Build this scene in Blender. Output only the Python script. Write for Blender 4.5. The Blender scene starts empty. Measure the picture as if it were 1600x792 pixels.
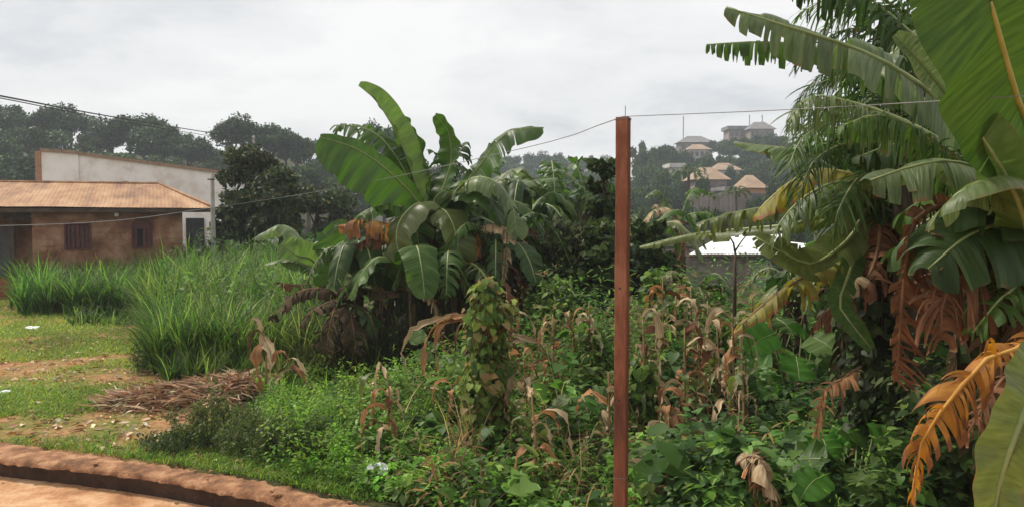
import bpy, math, random
import numpy as np
from mathutils import Vector, noise
random.seed(7); np.random.seed(7)
R = math.radians
scene = bpy.context.scene
COL = scene.collection
RNG = np.random.default_rng(11)

# ---------------------------------------------------------------- camera
CAMZ = 2.6; PITCH = R(3.04); FPX = 1244.0
cam_d = bpy.data.cameras.new('camera'); cam = bpy.data.objects.new('camera', cam_d); COL.objects.link(cam)
cam.location = (0, 0, CAMZ); cam.rotation_euler = (R(90) - PITCH, 0, 0)
cam_d.sensor_width = 36; cam_d.lens = 36 * FPX / 1600; cam_d.clip_start = 0.05; cam_d.clip_end = 3000
scene.camera = cam

# ---------------------------------------------------------------- sky, sun, exposure
SUN_EL, SUN_AZ = R(52), R(-56)      # veiled sun, high in front and to the left
w = bpy.data.worlds.new('World'); scene.world = w; w.use_nodes = True
nt = w.node_tree; nt.nodes.clear(); N = nt.nodes.new; L = nt.links.new
out = N('ShaderNodeOutputWorld')
sky = N('ShaderNodeTexSky'); sky.sky_type = 'NISHITA'; sky.sun_disc = False
sky.sun_elevation = SUN_EL; sky.sun_rotation = SUN_AZ; sky.dust_density = 3
bg1 = N('ShaderNodeBackground'); bg1.inputs[1].default_value = 0.1; L(sky.outputs[0], bg1.inputs[0])
tc = N('ShaderNodeTexCoord'); sp = N('ShaderNodeSeparateXYZ'); L(tc.outputs['Generated'], sp.inputs[0])
def mth(op, a, b=None, c=None):
    m = N('ShaderNodeMath'); m.operation = op
    for i, v in enumerate((a, b, c)):
        if v is None: continue
        if isinstance(v, (int, float)): m.inputs[i].default_value = v
        else: L(v, m.inputs[i])
    return m.outputs[0]
den = mth('ADD', mth('MAXIMUM', sp.outputs[2], 0.0), 0.22)
cb = N('ShaderNodeCombineXYZ'); L(mth('DIVIDE', sp.outputs[0], den), cb.inputs[0]); L(mth('DIVIDE', sp.outputs[1], den), cb.inputs[1])
nz = N('ShaderNodeTexNoise'); nz.inputs['Scale'].default_value = 1.15; nz.inputs['Detail'].default_value = 6; nz.inputs['Roughness'].default_value = 0.58
nz.inputs['Distortion'].default_value = 0.25
mp = N('ShaderNodeMapping'); mp.inputs['Location'].default_value = (3.4, 1.3, 0); L(cb.outputs[0], mp.inputs[0]); L(mp.outputs[0], nz.inputs[0])
cr = N('ShaderNodeValToRGB'); L(nz.outputs[0], cr.inputs[0])
cr.color_ramp.elements[0].position = 0.32; cr.color_ramp.elements[0].color = (0.54, 0.565, 0.60, 1)
cr.color_ramp.elements[1].position = 0.60; cr.color_ramp.elements[1].color = (0.88, 0.87, 0.86, 1)
e = cr.color_ramp.elements.new(0.45); e.color = (0.76, 0.762, 0.765, 1)
bg2 = N('ShaderNodeBackground'); bg2.inputs[1].default_value = 1.0; L(cr.outputs[0], bg2.inputs[0])
mx = N('ShaderNodeMixShader'); mx.inputs[0].default_value = 0.93; L(bg1.outputs[0], mx.inputs[1]); L(bg2.outputs[0], mx.inputs[2]); L(mx.outputs[0], out.inputs[0])

sd = bpy.data.lights.new('sun', 'SUN'); sd.energy = 3.3; sd.angle = R(7); sd.color = (1.0, 0.93, 0.80)
so = bpy.data.objects.new('sun', sd); COL.objects.link(so)
# direction towards the sun: rotation of the Nishita sun measured from +Y clockwise
sv = Vector((math.sin(SUN_AZ) * math.cos(SUN_EL), math.cos(SUN_AZ) * math.cos(SUN_EL), math.sin(SUN_EL)))
so.rotation_euler = sv.to_track_quat('Z', 'Y').to_euler()
vs = scene.view_settings; vs.view_transform = 'Standard'; vs.look = 'None'; vs.exposure = 0.26; vs.gamma = 1
cy = scene.cycles
cy.max_bounces = 7; cy.transparent_max_bounces = 8; cy.diffuse_bounces = 3; cy.glossy_bounces = 2; cy.transmission_bounces = 3; cy.volume_bounces = 1
cy.use_denoising = True

# ---------------------------------------------------------------- helpers
def P(px, py, d):
    """world point seen at photo pixel (px,py) at distance d along +Y"""
    dx = (px - 800) / FPX; dy = (396 - py) / FPX
    v = Vector((dx, math.cos(PITCH) + dy * math.sin(PITCH), -math.sin(PITCH) + dy * math.cos(PITCH)))
    return Vector((0, 0, CAMZ)) + v * (d / v.y)
def G(px, py, z=0.0):
    dx = (px - 800) / FPX; dy = (396 - py) / FPX
    v = Vector((dx, math.cos(PITCH) + dy * math.sin(PITCH), -math.sin(PITCH) + dy * math.cos(PITCH)))
    return Vector((0, 0, CAMZ)) + v * ((z - CAMZ) / v.z)
def tag(o, label=None, cat=None, group=None, kind=None):
    if label: o['label'] = label
    if cat: o['category'] = cat
    if group: o['group'] = group
    if kind: o['kind'] = kind
    return o
def empty(name, loc, label=None, cat=None, group=None, rz=0):
    o = bpy.data.objects.new(name, None); COL.objects.link(o); o.location = loc; o.rotation_euler = (0, 0, rz)
    o.empty_display_size = 0.1
    return tag(o, label, cat, group)
def link(name, me, mat=None, parent=None, world=True):
    """world=True: mesh coordinates are world coordinates, even under a parent"""
    o = bpy.data.objects.new(name, me); COL.objects.link(o)
    if mat is not None and not me.materials: me.materials.append(mat)
    if parent is not None:
        o.parent = parent
        if world: o.matrix_parent_inverse = PINV(parent)
    return o
def PINV(p):
    from mathutils import Matrix
    m = Matrix.Identity(4); q = p
    chain = []
    while q is not None: chain.append(q); q = q.parent
    for q in reversed(chain):
        m = m @ q.matrix_parent_inverse @ (Matrix.Translation(q.location) @ q.rotation_euler.to_matrix().to_4x4() @ Matrix.Diagonal((*q.scale, 1)))
    return m.inverted()
def npmesh(name, V, F, col=None, lf=None, smooth=True):
    V = np.asarray(V, dtype=np.float32); F = np.asarray(F, dtype=np.int32)
    me = bpy.data.meshes.new(name); n, k = F.shape
    me.vertices.add(len(V)); me.vertices.foreach_set('co', V.ravel())
    me.loops.add(n * k); me.loops.foreach_set('vertex_index', F.ravel())
    me.polygons.add(n); me.polygons.foreach_set('loop_start', np.arange(0, n * k, k, dtype=np.int32))
    if smooth: me.polygons.foreach_set('use_smooth', np.ones(n, dtype=bool))
    if col is not None:
        c = np.ones((len(V), 4), dtype=np.float32); c[:, :3] = col
        a = me.attributes.new('col', 'FLOAT_COLOR', 'POINT'); a.data.foreach_set('color', c.ravel())
    if lf is not None:
        a = me.attributes.new('lf', 'FLOAT_VECTOR', 'POINT'); a.data.foreach_set('vector', np.asarray(lf, dtype=np.float32).ravel())
    me.update(calc_edges=True); me.validate()
    return me
class MB:
    def __init__(s): s.v = []; s.f = []
    def add(s, vs, fs):
        b = len(s.v); s.v += [tuple(x) for x in vs]; s.f += [tuple(b + i for i in f) for f in fs]; return s
    def box(s, a, b):
        x0, y0, z0 = a; x1, y1, z1 = b
        return s.add([(x0,y0,z0),(x1,y0,z0),(x1,y1,z0),(x0,y1,z0),(x0,y0,z1),(x1,y0,z1),(x1,y1,z1),(x0,y1,z1)],
                     [(0,3,2,1),(4,5,6,7),(0,1,5,4),(1,2,6,5),(2,3,7,6),(3,0,4,7)])
    def tube(s, pts, rad, n=6, cap=True):
        pts = [Vector(p) for p in pts]; rings = []; b = len(s.v)
        ref = None
        for i, p in enumerate(pts):
            t = (pts[min(i+1, len(pts)-1)] - pts[max(i-1, 0)]).normalized()
            if ref is None: ref = t.orthogonal().normalized()
            ref = (ref - t * ref.dot(t)); ref = ref.normalized() if ref.length > 1e-5 else t.orthogonal().normalized()
            q = t.cross(ref); r = rad[i] if isinstance(rad, (list, tuple)) else rad
            for k in range(n):
                a = 2 * math.pi * k / n; s.v.append(tuple(p + (ref * math.cos(a) + q * math.sin(a)) * r))
        for i in range(len(pts) - 1):
            for k in range(n):
                k2 = (k + 1) % n; s.f.append((b+i*n+k, b+i*n+k2, b+(i+1)*n+k2, b+(i+1)*n+k))
        if cap:
            s.f.append(tuple(b + k for k in reversed(range(n)))); e = b + (len(pts)-1) * n; s.f.append(tuple(e + k for k in range(n)))
        return s
    def build(s, name, mat, parent=None, smooth=False, world=True):
        me = bpy.data.meshes.new(name); me.from_pydata(s.v, [], s.f)
        if smooth: me.polygons.foreach_set('use_smooth', [True] * len(me.polygons))
        me.update(); return link(name, me, mat, parent, world)
def spline(pts, n):
    p = [np.array(q, dtype=float) for q in pts]
    p = [2 * p[0] - p[1]] + p + [2 * p[-1] - p[-2]]
    o = []
    for i in range(1, len(p) - 2):
        for k in range(16):
            t = k / 16; a, b, c, d = p[i-1], p[i], p[i+1], p[i+2]
            o.append(0.5 * ((2*b) + (-a+c)*t + (2*a-5*b+4*c-d)*t*t + (-a+3*b-3*c+d)*t**3))
    o.append(p[-2]); o = np.array(o)
    s = np.concatenate([[0], np.cumsum(np.linalg.norm(np.diff(o, axis=0), axis=1))]); u = np.linspace(0, s[-1], n)
    return np.stack([np.interp(u, s, o[:, i]) for i in range(3)], 1), s[-1]
def nrm(a): return a / np.maximum(np.linalg.norm(a, axis=-1, keepdims=True), 1e-9)

# ---------------------------------------------------------------- materials
def newmat(name):
    m = bpy.data.materials.new(name); m.use_nodes = True; t = m.node_tree; t.nodes.clear()
    return m, t, (lambda k: t.nodes.new(k)), (lambda a, b: t.links.new(a, b))
def ramp(N_, L_, src, stops):
    r = N_('ShaderNodeValToRGB'); L_(src, r.inputs[0]); els = r.color_ramp.elements
    while len(els) < len(stops): els.new(0.5)
    for e_, (p_, c_) in zip(els, stops): e_.position = p_; e_.color = (*c_, 1)
    return r.outputs[0]
def surf(name, c1, c2, scale=6, rough=0.9, bump=0.3, c3=None, detail=8, stretch=(1,1,1), metal=0, bscale=None, spec=0.3, hi=0.65, lo=0.35):
    m, t, N_, L_ = newmat(name)
    o = N_('ShaderNodeOutputMaterial'); b = N_('ShaderNodeBsdfPrincipled'); L_(b.outputs[0], o.inputs[0])
    tc_ = N_('ShaderNodeTexCoord'); mp_ = N_('ShaderNodeMapping'); mp_.inputs['Scale'].default_value = stretch; L_(tc_.outputs['Object'], mp_.inputs[0])
    n_ = N_('ShaderNodeTexNoise'); n_.inputs['Scale'].default_value = scale; n_.inputs['Detail'].default_value = detail; n_.inputs['Roughness'].default_value = 0.65; L_(mp_.outputs[0], n_.inputs[0])
    st = [(lo, c1), (hi, c2)] if c3 is None else [(lo, c1), ((hi+lo)/2, c2), (hi, c3)]
    L_(ramp(N_, L_, n_.outputs[0], st), b.inputs['Base Color'])
    b.inputs['Roughness'].default_value = rough; b.inputs['Metallic'].default_value = metal; b.inputs['Specular IOR Level'].default_value = spec
    n2 = N_('ShaderNodeTexNoise'); n2.inputs['Scale'].default_value = bscale or scale * 4; n2.inputs['Detail'].default_value = 6; L_(mp_.outputs[0], n2.inputs[0])
    bp = N_('ShaderNodeBump'); bp.inputs['Strength'].default_value = bump; bp.inputs['Distance'].default_value = 0.02; L_(n2.outputs[0], bp.inputs['Height']); L_(bp.outputs[0], b.inputs['Normal'])
    return m
def leafmat(name, c1, c2, edge=(0.20, 0.11, 0.04), amt=0.0, tr=0.35, rough=0.42, vein=55.0, spec=0.35, trv=2.2):
    """banana-type blade: 'lf' attribute = (along, across, random)"""
    m, t, N_, L_ = newmat(name)
    o = N_('ShaderNodeOutputMaterial'); b = N_('ShaderNodeBsdfPrincipled'); tl = N_('ShaderNodeBsdfTranslucent'); mix = N_('ShaderNodeMixShader')
    at = N_('ShaderNodeAttribute'); at.attribute_name = 'lf'
    mp_ = N_('ShaderNodeMapping'); mp_.inputs['Scale'].default_value = (vein, 1.6, 9); L_(at.outputs['Vector'], mp_.inputs[0])
    n_ = N_('ShaderNodeTexNoise'); n_.inputs['Scale'].default_value = 1.0; n_.inputs['Detail'].default_value = 4; L_(mp_.outputs[0], n_.inputs[0])
    c = ramp(N_, L_, n_.outputs[0], [(0.30, c1), (0.72, c2)])
    sx = N_('ShaderNodeSeparateXYZ'); L_(at.outputs['Vector'], sx.inputs[0])
    mp2 = N_('ShaderNodeMapping'); mp2.inputs['Scale'].default_value = (9, 1.2, 3); L_(at.outputs['Vector'], mp2.inputs[0])
    n2 = N_('ShaderNodeTexNoise'); n2.inputs['Scale'].default_value = 1.0; n2.inputs['Detail'].default_value = 5; L_(mp2.outputs[0], n2.inputs[0])
    def mt(op, a, b_):
        q = N_('ShaderNodeMath'); q.operation = op
        for i, v in enumerate((a, b_)):
            if isinstance(v, (int, float)): q.inputs[i].default_value = v
            else: L_(v, q.inputs[i])
        return q.outputs[0]
    e_ = mt('ADD', mt('MULTIPLY', mt('POWER', sx.outputs[1], 3.0), 0.55), mt('MULTIPLY', mt('SUBTRACT', n2.outputs[0], 0.5), 1.6))
    e_ = mt('ADD', e_, mt('MULTIPLY', mt('POWER', sx.outputs[0], 4.0), 0.25))
    rr = N_('ShaderNodeMapRange'); L_(e_, rr.inputs[0]); rr.inputs[1].default_value = 0.75 - amt; rr.inputs[2].default_value = 0.95 - amt
    mc = N_('ShaderNodeMix'); mc.data_type = 'RGBA'; L_(rr.outputs[0], mc.inputs[0]); L_(c, mc.inputs[6]); mc.inputs[7].default_value = (*edge, 1)
    # each torn strip slightly lighter or darker
    hv = N_('ShaderNodeHueSaturation'); L_(mc.outputs[2], hv.inputs['Color']); L_(mt('ADD', mt('MULTIPLY', sx.outputs[2], 0.55), 0.72), hv.inputs['Value'])
    L_(hv.outputs[0], b.inputs['Base Color']); b.inputs['Roughness'].default_value = rough; b.inputs['Specular IOR Level'].default_value = spec
    br = N_('ShaderNodeHueSaturation'); br.inputs['Value'].default_value = trv; br.inputs['Saturation'].default_value = 1.1; L_(hv.outputs[0], br.inputs['Color'])
    L_(br.outputs[0], tl.inputs[0])
    bp = N_('ShaderNodeBump'); bp.inputs['Strength'].default_value = 0.7; bp.inputs['Distance'].default_value = 0.008; L_(n_.outputs[0], bp.inputs['Height']); L_(bp.outputs[0], b.inputs['Normal'])
    mix.inputs[0].default_value = tr; L_(b.outputs[0], mix.inputs[1]); L_(tl.outputs[0], mix.inputs[2]); L_(mix.outputs[0], o.inputs[0])
    return m
def foliage(name, tr=0.3, rough=0.5, tv=1.8, spec=0.4):
    """leaf-cloud material: colour from the 'col' attribute"""
    m, t, N_, L_ = newmat(name)
    o = N_('ShaderNodeOutputMaterial'); b = N_('ShaderNodeBsdfPrincipled'); tl = N_('ShaderNodeBsdfTranslucent'); mix = N_('ShaderNodeMixShader')
    at = N_('ShaderNodeAttribute'); at.attribute_name = 'col'
    L_(at.outputs['Color'], b.inputs['Base Color']); b.inputs['Roughness'].default_value = rough; b.inputs['Specular IOR Level'].default_value = spec
    br = N_('ShaderNodeHueSaturation'); br.inputs['Value'].default_value = tv; L_(at.outputs['Color'], br.inputs['Color']); L_(br.outputs[0], tl.inputs[0])
    mix.inputs[0].default_value = tr; L_(b.outputs[0], mix.inputs[1]); L_(tl.outputs[0], mix.inputs[2]); L_(mix.outputs[0], o.inputs[0])
    return m
M = {}
M['fresh'] = leafmat('banana_leaf_fresh', (0.034,0.078,0.013), (0.062,0.122,0.020), amt=-0.06, tr=0.36)
M['bright'] = leafmat('cocoyam_leaf', (0.055,0.16,0.02), (0.09,0.23,0.03), amt=-0.15, tr=0.42, vein=14)
M['deep'] = leafmat('banana_leaf_deep', (0.018,0.046,0.008), (0.056,0.100,0.016), amt=0.02, tr=0.30, rough=.5, vein=130)
M['lime'] = leafmat('banana_leaf_lime', (0.075,0.135,0.030), (0.13,0.20,0.05), amt=-0.06, tr=0.38)
M['green'] = leafmat('banana_leaf_green', (0.038,0.085,0.016), (0.080,0.145,0.028), amt=-0.02, tr=0.32, spec=.22, rough=.5)
M['dark'] = leafmat('banana_leaf_dark', (0.020,0.046,0.011), (0.044,0.082,0.018), amt=0.0, tr=0.25, spec=.22, rough=.5)
M['grey'] = leafmat('banana_leaf_dusty', (0.055,0.095,0.026), (0.145,0.185,0.080), amt=0.05, tr=0.28, rough=0.42, vein=110, spec=.3)
M['olive'] = leafmat('banana_leaf_olive', (0.07,0.095,0.022), (0.125,0.155,0.04), amt=0.06, tr=0.32)
M['yellow'] = leafmat('banana_leaf_yellowing', (0.12,0.125,0.022), (0.27,0.22,0.04), edge=(0.20,0.085,0.035), amt=0.36, tr=0.35, rough=0.6)
M['orange'] = leafmat('banana_leaf_orange', (0.27,0.110,0.025), (0.46,0.23,0.04), edge=(0.17,0.075,0.035), amt=0.58, tr=0.35, rough=0.65)
M['brown'] = leafmat('banana_leaf_brown', (0.080,0.038,0.020), (0.21,0.100,0.052), edge=(0.34,0.22,0.13), amt=0.12, tr=0.2, trv=1.3, rough=0.8, spec=0.15)
M['straw'] = leafmat('dry_leaf_straw', (0.24,0.16,0.08), (0.66,0.52,0.34), edge=(0.20,0.09,0.04), amt=0.15, tr=0.2, trv=1.3, rough=0.8, spec=0.15)
M['rust'] = leafmat('dry_leaf_rust', (0.22,0.10,0.045), (0.50,0.27,0.13), edge=(0.42,0.32,0.20), amt=0.1, tr=0.2, trv=1.3, rough=0.8, spec=0.15)
M['umber'] = leafmat('dead_leaf_umber', (0.035,0.026,0.015), (0.10,0.07,0.04), edge=(0.14,0.10,0.055), amt=0.1, tr=0.1, trv=1.3, rough=0.85, spec=0.1)
M['rib_green'] = surf('midrib_green', (0.16,0.20,0.06), (0.26,0.30,0.11), 8, 0.45, 0.1, spec=0.5)
M['rib_yellow'] = surf('midrib_yellow', (0.28,0.27,0.06), (0.40,0.36,0.10), 8, 0.45, 0.1, spec=0.5)
M['rib_brown'] = surf('midrib_brown', (0.10,0.05,0.03), (0.22,0.12,0.06), 8, 0.8, 0.3)
M['rib_orange'] = surf('midrib_orange', (0.45,0.22,0.04), (0.60,0.33,0.08), 8, 0.7, 0.2)
M['stem'] = surf('pseudostem', (0.05,0.045,0.022), (0.14,0.12,0.055), 5, 0.7, 0.5, c3=(0.24,0.18,0.09), stretch=(1,1,0.25))
M['paletrunk'] = surf('pale_pseudostem', (0.16,0.11,0.07), (0.30,0.22,0.14), 5, 0.8, 0.5, stretch=(1,1,0.25))
M['bark'] = surf('bark', (0.025,0.018,0.012), (0.08,0.06,0.045), 9, 0.9, 0.6, stretch=(1,1,0.3))
M['stalk'] = surf('dry_stalk', (0.16,0.10,0.04), (0.33,0.24,0.11), 10, 0.8, 0.4, stretch=(1,1,0.3))
M['gstalk'] = surf('green_stalk', (0.07,0.11,0.03), (0.15,0.20,0.06), 10, 0.6, 0.3)
M['leaves'] = foliage('weed_leaves', tr=0.38, tv=2.0, spec=0.22)
M['grass'] = foliage('grass_blades', tr=0.42, rough=0.5, tv=2.0, spec=0.25)
M['crown'] = foliage('tree_foliage', tr=0.22, tv=1.6, rough=0.55, spec=0.2)
M['litter'] = foliage('dry_litter', tr=0.1, tv=1.2, rough=0.85, spec=0.1)

# ---------------------------------------------------------------- terrain
def sst(a, b, x):
    t = np.clip((x - a) / (b - a), 0, 1); return t * t * (3 - 2 * t)
LEDGE_FAR = [G(*p) for p in [(-420, 628), (0, 689), (170, 714), (300, 735), (420, 753), (545, 784), (800, 860), (1300, 1000)]]
LEDGE_NEAR = [G(*p) for p in [(-420, 652), (0, 717), (120, 729), (250, 745), (400, 774), (520, 803), (800, 905), (1300, 1080)]]
def ledge_y(x):
    xs = [p.x for p in LEDGE_FAR]; ys = [p.y for p in LEDGE_FAR]
    xn = [p.x for p in LEDGE_NEAR]; yn = [p.y for p in LEDGE_NEAR]
    return 0.5 * (np.interp(x, xs, ys) + np.interp(x, xn, yn))
def hgt(x, y):
    x = np.asarray(x, float); y = np.asarray(y, float)
    a = x / np.maximum(y, 1.0)
    right = sst(-0.25, -0.02, a)
    h = -2.2 * sst(16, 38, y) * right - 5.0 * sst(38, 75, y) * (0.35 + 0.65 * right)
    h = h + 15.0 * sst(75, 150, y) * (1 - sst(-0.30, -0.10, a))
    h = h + 26.0 * sst(95, 245, y) * sst(0.08, 0.30, a) + 19.0 * sst(130, 360, y) * sst(-0.20, 0.0, a) * (1 - sst(0.08, 0.30, a))
    h = h + 0.05 * np.sin(x * 1.3 + 0.4) * np.sin(y * 0.9) * sst(9, 13, y)
    front = y < ledge_y(x)
    return np.where(front, -0.55, h)
def hz(x, y): return float(hgt(x, y))

gx = np.concatenate([-np.geomspace(440, 14, 46), np.arange(-13.8, 13.9, 0.25), np.geomspace(14, 440, 46)])
gy = np.concatenate([[-60, -20, -5], np.arange(0, 30, 0.3), np.geomspace(30, 520, 90)])
X, Y = np.meshgrid(gx, gy)
V = np.stack([X, Y, hgt(X, Y)], -1).reshape(-1, 3); nx = len(gx); ny = len(gy)
idx = np.arange(nx * ny).reshape(ny, nx)
F = np.stack([idx[:-1, :-1], idx[:-1, 1:], idx[1:, 1:], idx[1:, :-1]], -1).reshape(-1, 4)
def ground_mat():
    m, t, N_, L_ = newmat('field_soil_and_turf')
    o = N_('ShaderNodeOutputMaterial'); b = N_('ShaderNodeBsdfPrincipled'); L_(b.outputs[0], o.inputs[0])
    tc_ = N_('ShaderNodeTexCoord')
    n1 = N_('ShaderNodeTexNoise'); n1.inputs['Scale'].default_value = 0.55; n1.inputs['Detail'].default_value = 9; n1.inputs['Roughness'].default_value = 0.68; L_(tc_.outputs['Object'], n1.inputs[0])
    n2 = N_('ShaderNodeTexNoise'); n2.inputs['Scale'].default_value = 14; n2.inputs['Detail'].default_value = 6; L_(tc_.outputs['Object'], n2.inputs[0])
    soil = ramp(N_, L_, n2.outputs[0], [(0.3, (0.22,0.105,0.045)), (0.7, (0.44,0.24,0.12))])
    turf = ramp(N_, L_, n2.outputs[0], [(0.3, (0.075,0.085,0.018)), (0.7, (0.19,0.20,0.04))])
    f = ramp(N_, L_, n1.outputs[0], [(0.42, (1,1,1)), (0.56, (0,0,0))])
    mc = N_('ShaderNodeMix'); mc.data_type = 'RGBA'; L_(f, mc.inputs[0]); L_(turf, mc.inputs[6]); L_(soil, mc.inputs[7])
    # beyond the lawn the soil is humus under the bush
    sx = N_('ShaderNodeSeparateXYZ'); L_(tc_.outputs['Object'], sx.inputs[0])
    def mr(src, a, b_):
        q = N_('ShaderNodeMapRange'); L_(src, q.inputs[0]); q.inputs[1].default_value = a; q.inputs[2].default_value = b_; return q.outputs[0]
    mxn = N_('ShaderNodeMath'); mxn.operation = 'MAXIMUM'; L_(mr(sx.outputs[0], -4.4, -2.6), mxn.inputs[0]); L_(mr(sx.outputs[1], 32, 60), mxn.inputs[1])
    m3 = N_('ShaderNodeMix'); m3.data_type = 'RGBA'; L_(mxn.outputs[0], m3.inputs[0]); L_(mc.outputs[2], m3.inputs[6])
    hum = ramp(N_, L_, n2.outputs[0], [(0.3, (0.03,0.035,0.013)), (0.7, (0.075,0.07,0.028))]); L_(hum, m3.inputs[7])
    L_(m3.outputs[2], b.inputs['Base Color']); b.inputs['Roughness'].default_value = 0.95; b.inputs['Specular IOR Level'].default_value = 0.15
    bp = N_('ShaderNodeBump'); bp.inputs['Strength'].default_value = 0.6; bp.inputs['Distance'].default_value = 0.03; L_(n2.outputs[0], bp.inputs['Height']); L_(bp.outputs[0], b.inputs['Normal'])
    return m
tag(link('ground', npmesh('ground', V, F), ground_mat()), kind='structure')

# yard of bare laterite this side of the ledge
m = MB(); rows = []
yx = np.linspace(-14, 9, 60); V = []
for x in yx:
    V.append((x, -4.0, -0.21)); V.append((x, float(ledge_y(x)) - 0.12, -0.21))
Fq = [(2*i, 2*i+2, 2*i+3, 2*i+1) for i in range(len(yx)-1)]
M['yard'] = surf('laterite_yard', (0.30,0.14,0.065), (0.46,0.24,0.115), 3.5, 0.95, 0.8, c3=(0.60,0.38,0.22), bscale=30)
m.add(V, Fq); tag(m.build('yard', M['yard']), kind='structure')
# earthen ledge
def ledge(part):
    nL = 520; xs = np.linspace(-9.5, 4.0, nL)
    fy = np.interp(xs, [p.x for p in LEDGE_FAR], [p.y for p in LEDGE_FAR]); ny_ = np.interp(xs, [p.x for p in LEDGE_NEAR], [p.y for p in LEDGE_NEAR])
    V = []; prof = [(0.16, -0.30), (0.14, -0.20), (0.08, -0.09), (0.0, -0.05), (0.03, -0.012), (0.18, 0.012), (0.4, 0.02), (0.6, 0.022), (0.8, 0.015), (0.95, 0.0), (1.0, -0.03), (1.02, -0.3)]
    for i, x in enumerate(xs):
        for j, (s, z) in enumerate(prof):
            y = ny_[i] + (fy[i] - ny_[i]) * s
            n0 = noise.noise(Vector((x * 1.4, s * 1.5, 3.1))); n1 = noise.noise(Vector((x * 6, s * 5, 9.1 + z)))
            k = 1.0 if 0 < j < 10 else 0.4
            n2 = noise.noise(Vector((x * 17, s * 16, 2.2))); V.append((x, y + 0.012 * n0 * k + 0.024 * n1 * k + 0.02 * n2 * k + (0.06 * n1 + .04 * n2 if s > 0.9 else 0), z + (0.010 * n0 + 0.012 * n1 + 0.014 * n2) * (1 if j > 3 else 0.3)))
    k = len(prof); F = []
    for i in range(nL - 1):
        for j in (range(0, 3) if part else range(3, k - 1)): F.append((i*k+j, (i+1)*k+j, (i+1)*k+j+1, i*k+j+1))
    return npmesh('low_earth_wall', V, np.array(F)[:, ::1])
M['ledge'] = surf('earthen_ledge', (0.15,0.072,0.038), (0.30,0.145,0.072), 5, 0.95, 1.0, c3=(0.46,0.26,0.145), bscale=45, lo=.38, hi=.64)
M['painted_shade'] = surf('ledge_painted_shade', (0.030,0.020,0.014), (0.065,0.040,0.026), 6, 0.9, 0.8, bscale=26)  # shade on the ledge's front face, painted in as near-black brown
lw = link('low_wall', ledge(0), M['ledge']); link('shade_painted_face', ledge(1), M['painted_shade'], lw)
tag(lw, 'low crumbling laterite earth wall between the orange yard and the weedy field', 'wall')

# clods and crumbs lying on the ledge and in the yard beside it
def clod_mesh(k):
    import bmesh
    bm = bmesh.new(); bmesh.ops.create_icosphere(bm, subdivisions=2, radius=1)
    for v in bm.verts: v.co *= 1 + .45 * noise.noise(v.co * 1.5 + Vector((k, 0, 0))); v.co.z *= .6
    me = bpy.data.meshes.new('clod'); bm.to_mesh(me); bm.free(); me.materials.append(M['yard']); return me
CL = [clod_mesh(k) for k in range(4)]; rgc = random.Random(8)
for k in range(30):
    x = rgc.uniform(-7, -1.2); t = rgc.choice([rgc.uniform(-.5, -.12), rgc.uniform(.1, 1.0), rgc.uniform(.7, 1.2)])
    y0 = np.interp(x, [p.x for p in LEDGE_NEAR], [p.y for p in LEDGE_NEAR]); y1 = np.interp(x, [p.x for p in LEDGE_FAR], [p.y for p in LEDGE_FAR])
    s_ = rgc.uniform(.008, .032); o = bpy.data.objects.new('earth_clod', CL[k % 4]); COL.objects.link(o)
    o.location = (x, y0 + (y1 - y0) * t, (-.21 if t < 0 else .022) + s_ * .3); o.scale = (s_ * rgc.uniform(.8, 1.6), s_, s_); o.rotation_euler = (0, 0, rgc.uniform(0, 6))
    tag(o, 'small crumb of earth lying on or beside the low laterite wall', 'earth clod', 'crumbs of earth on the low wall')
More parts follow.
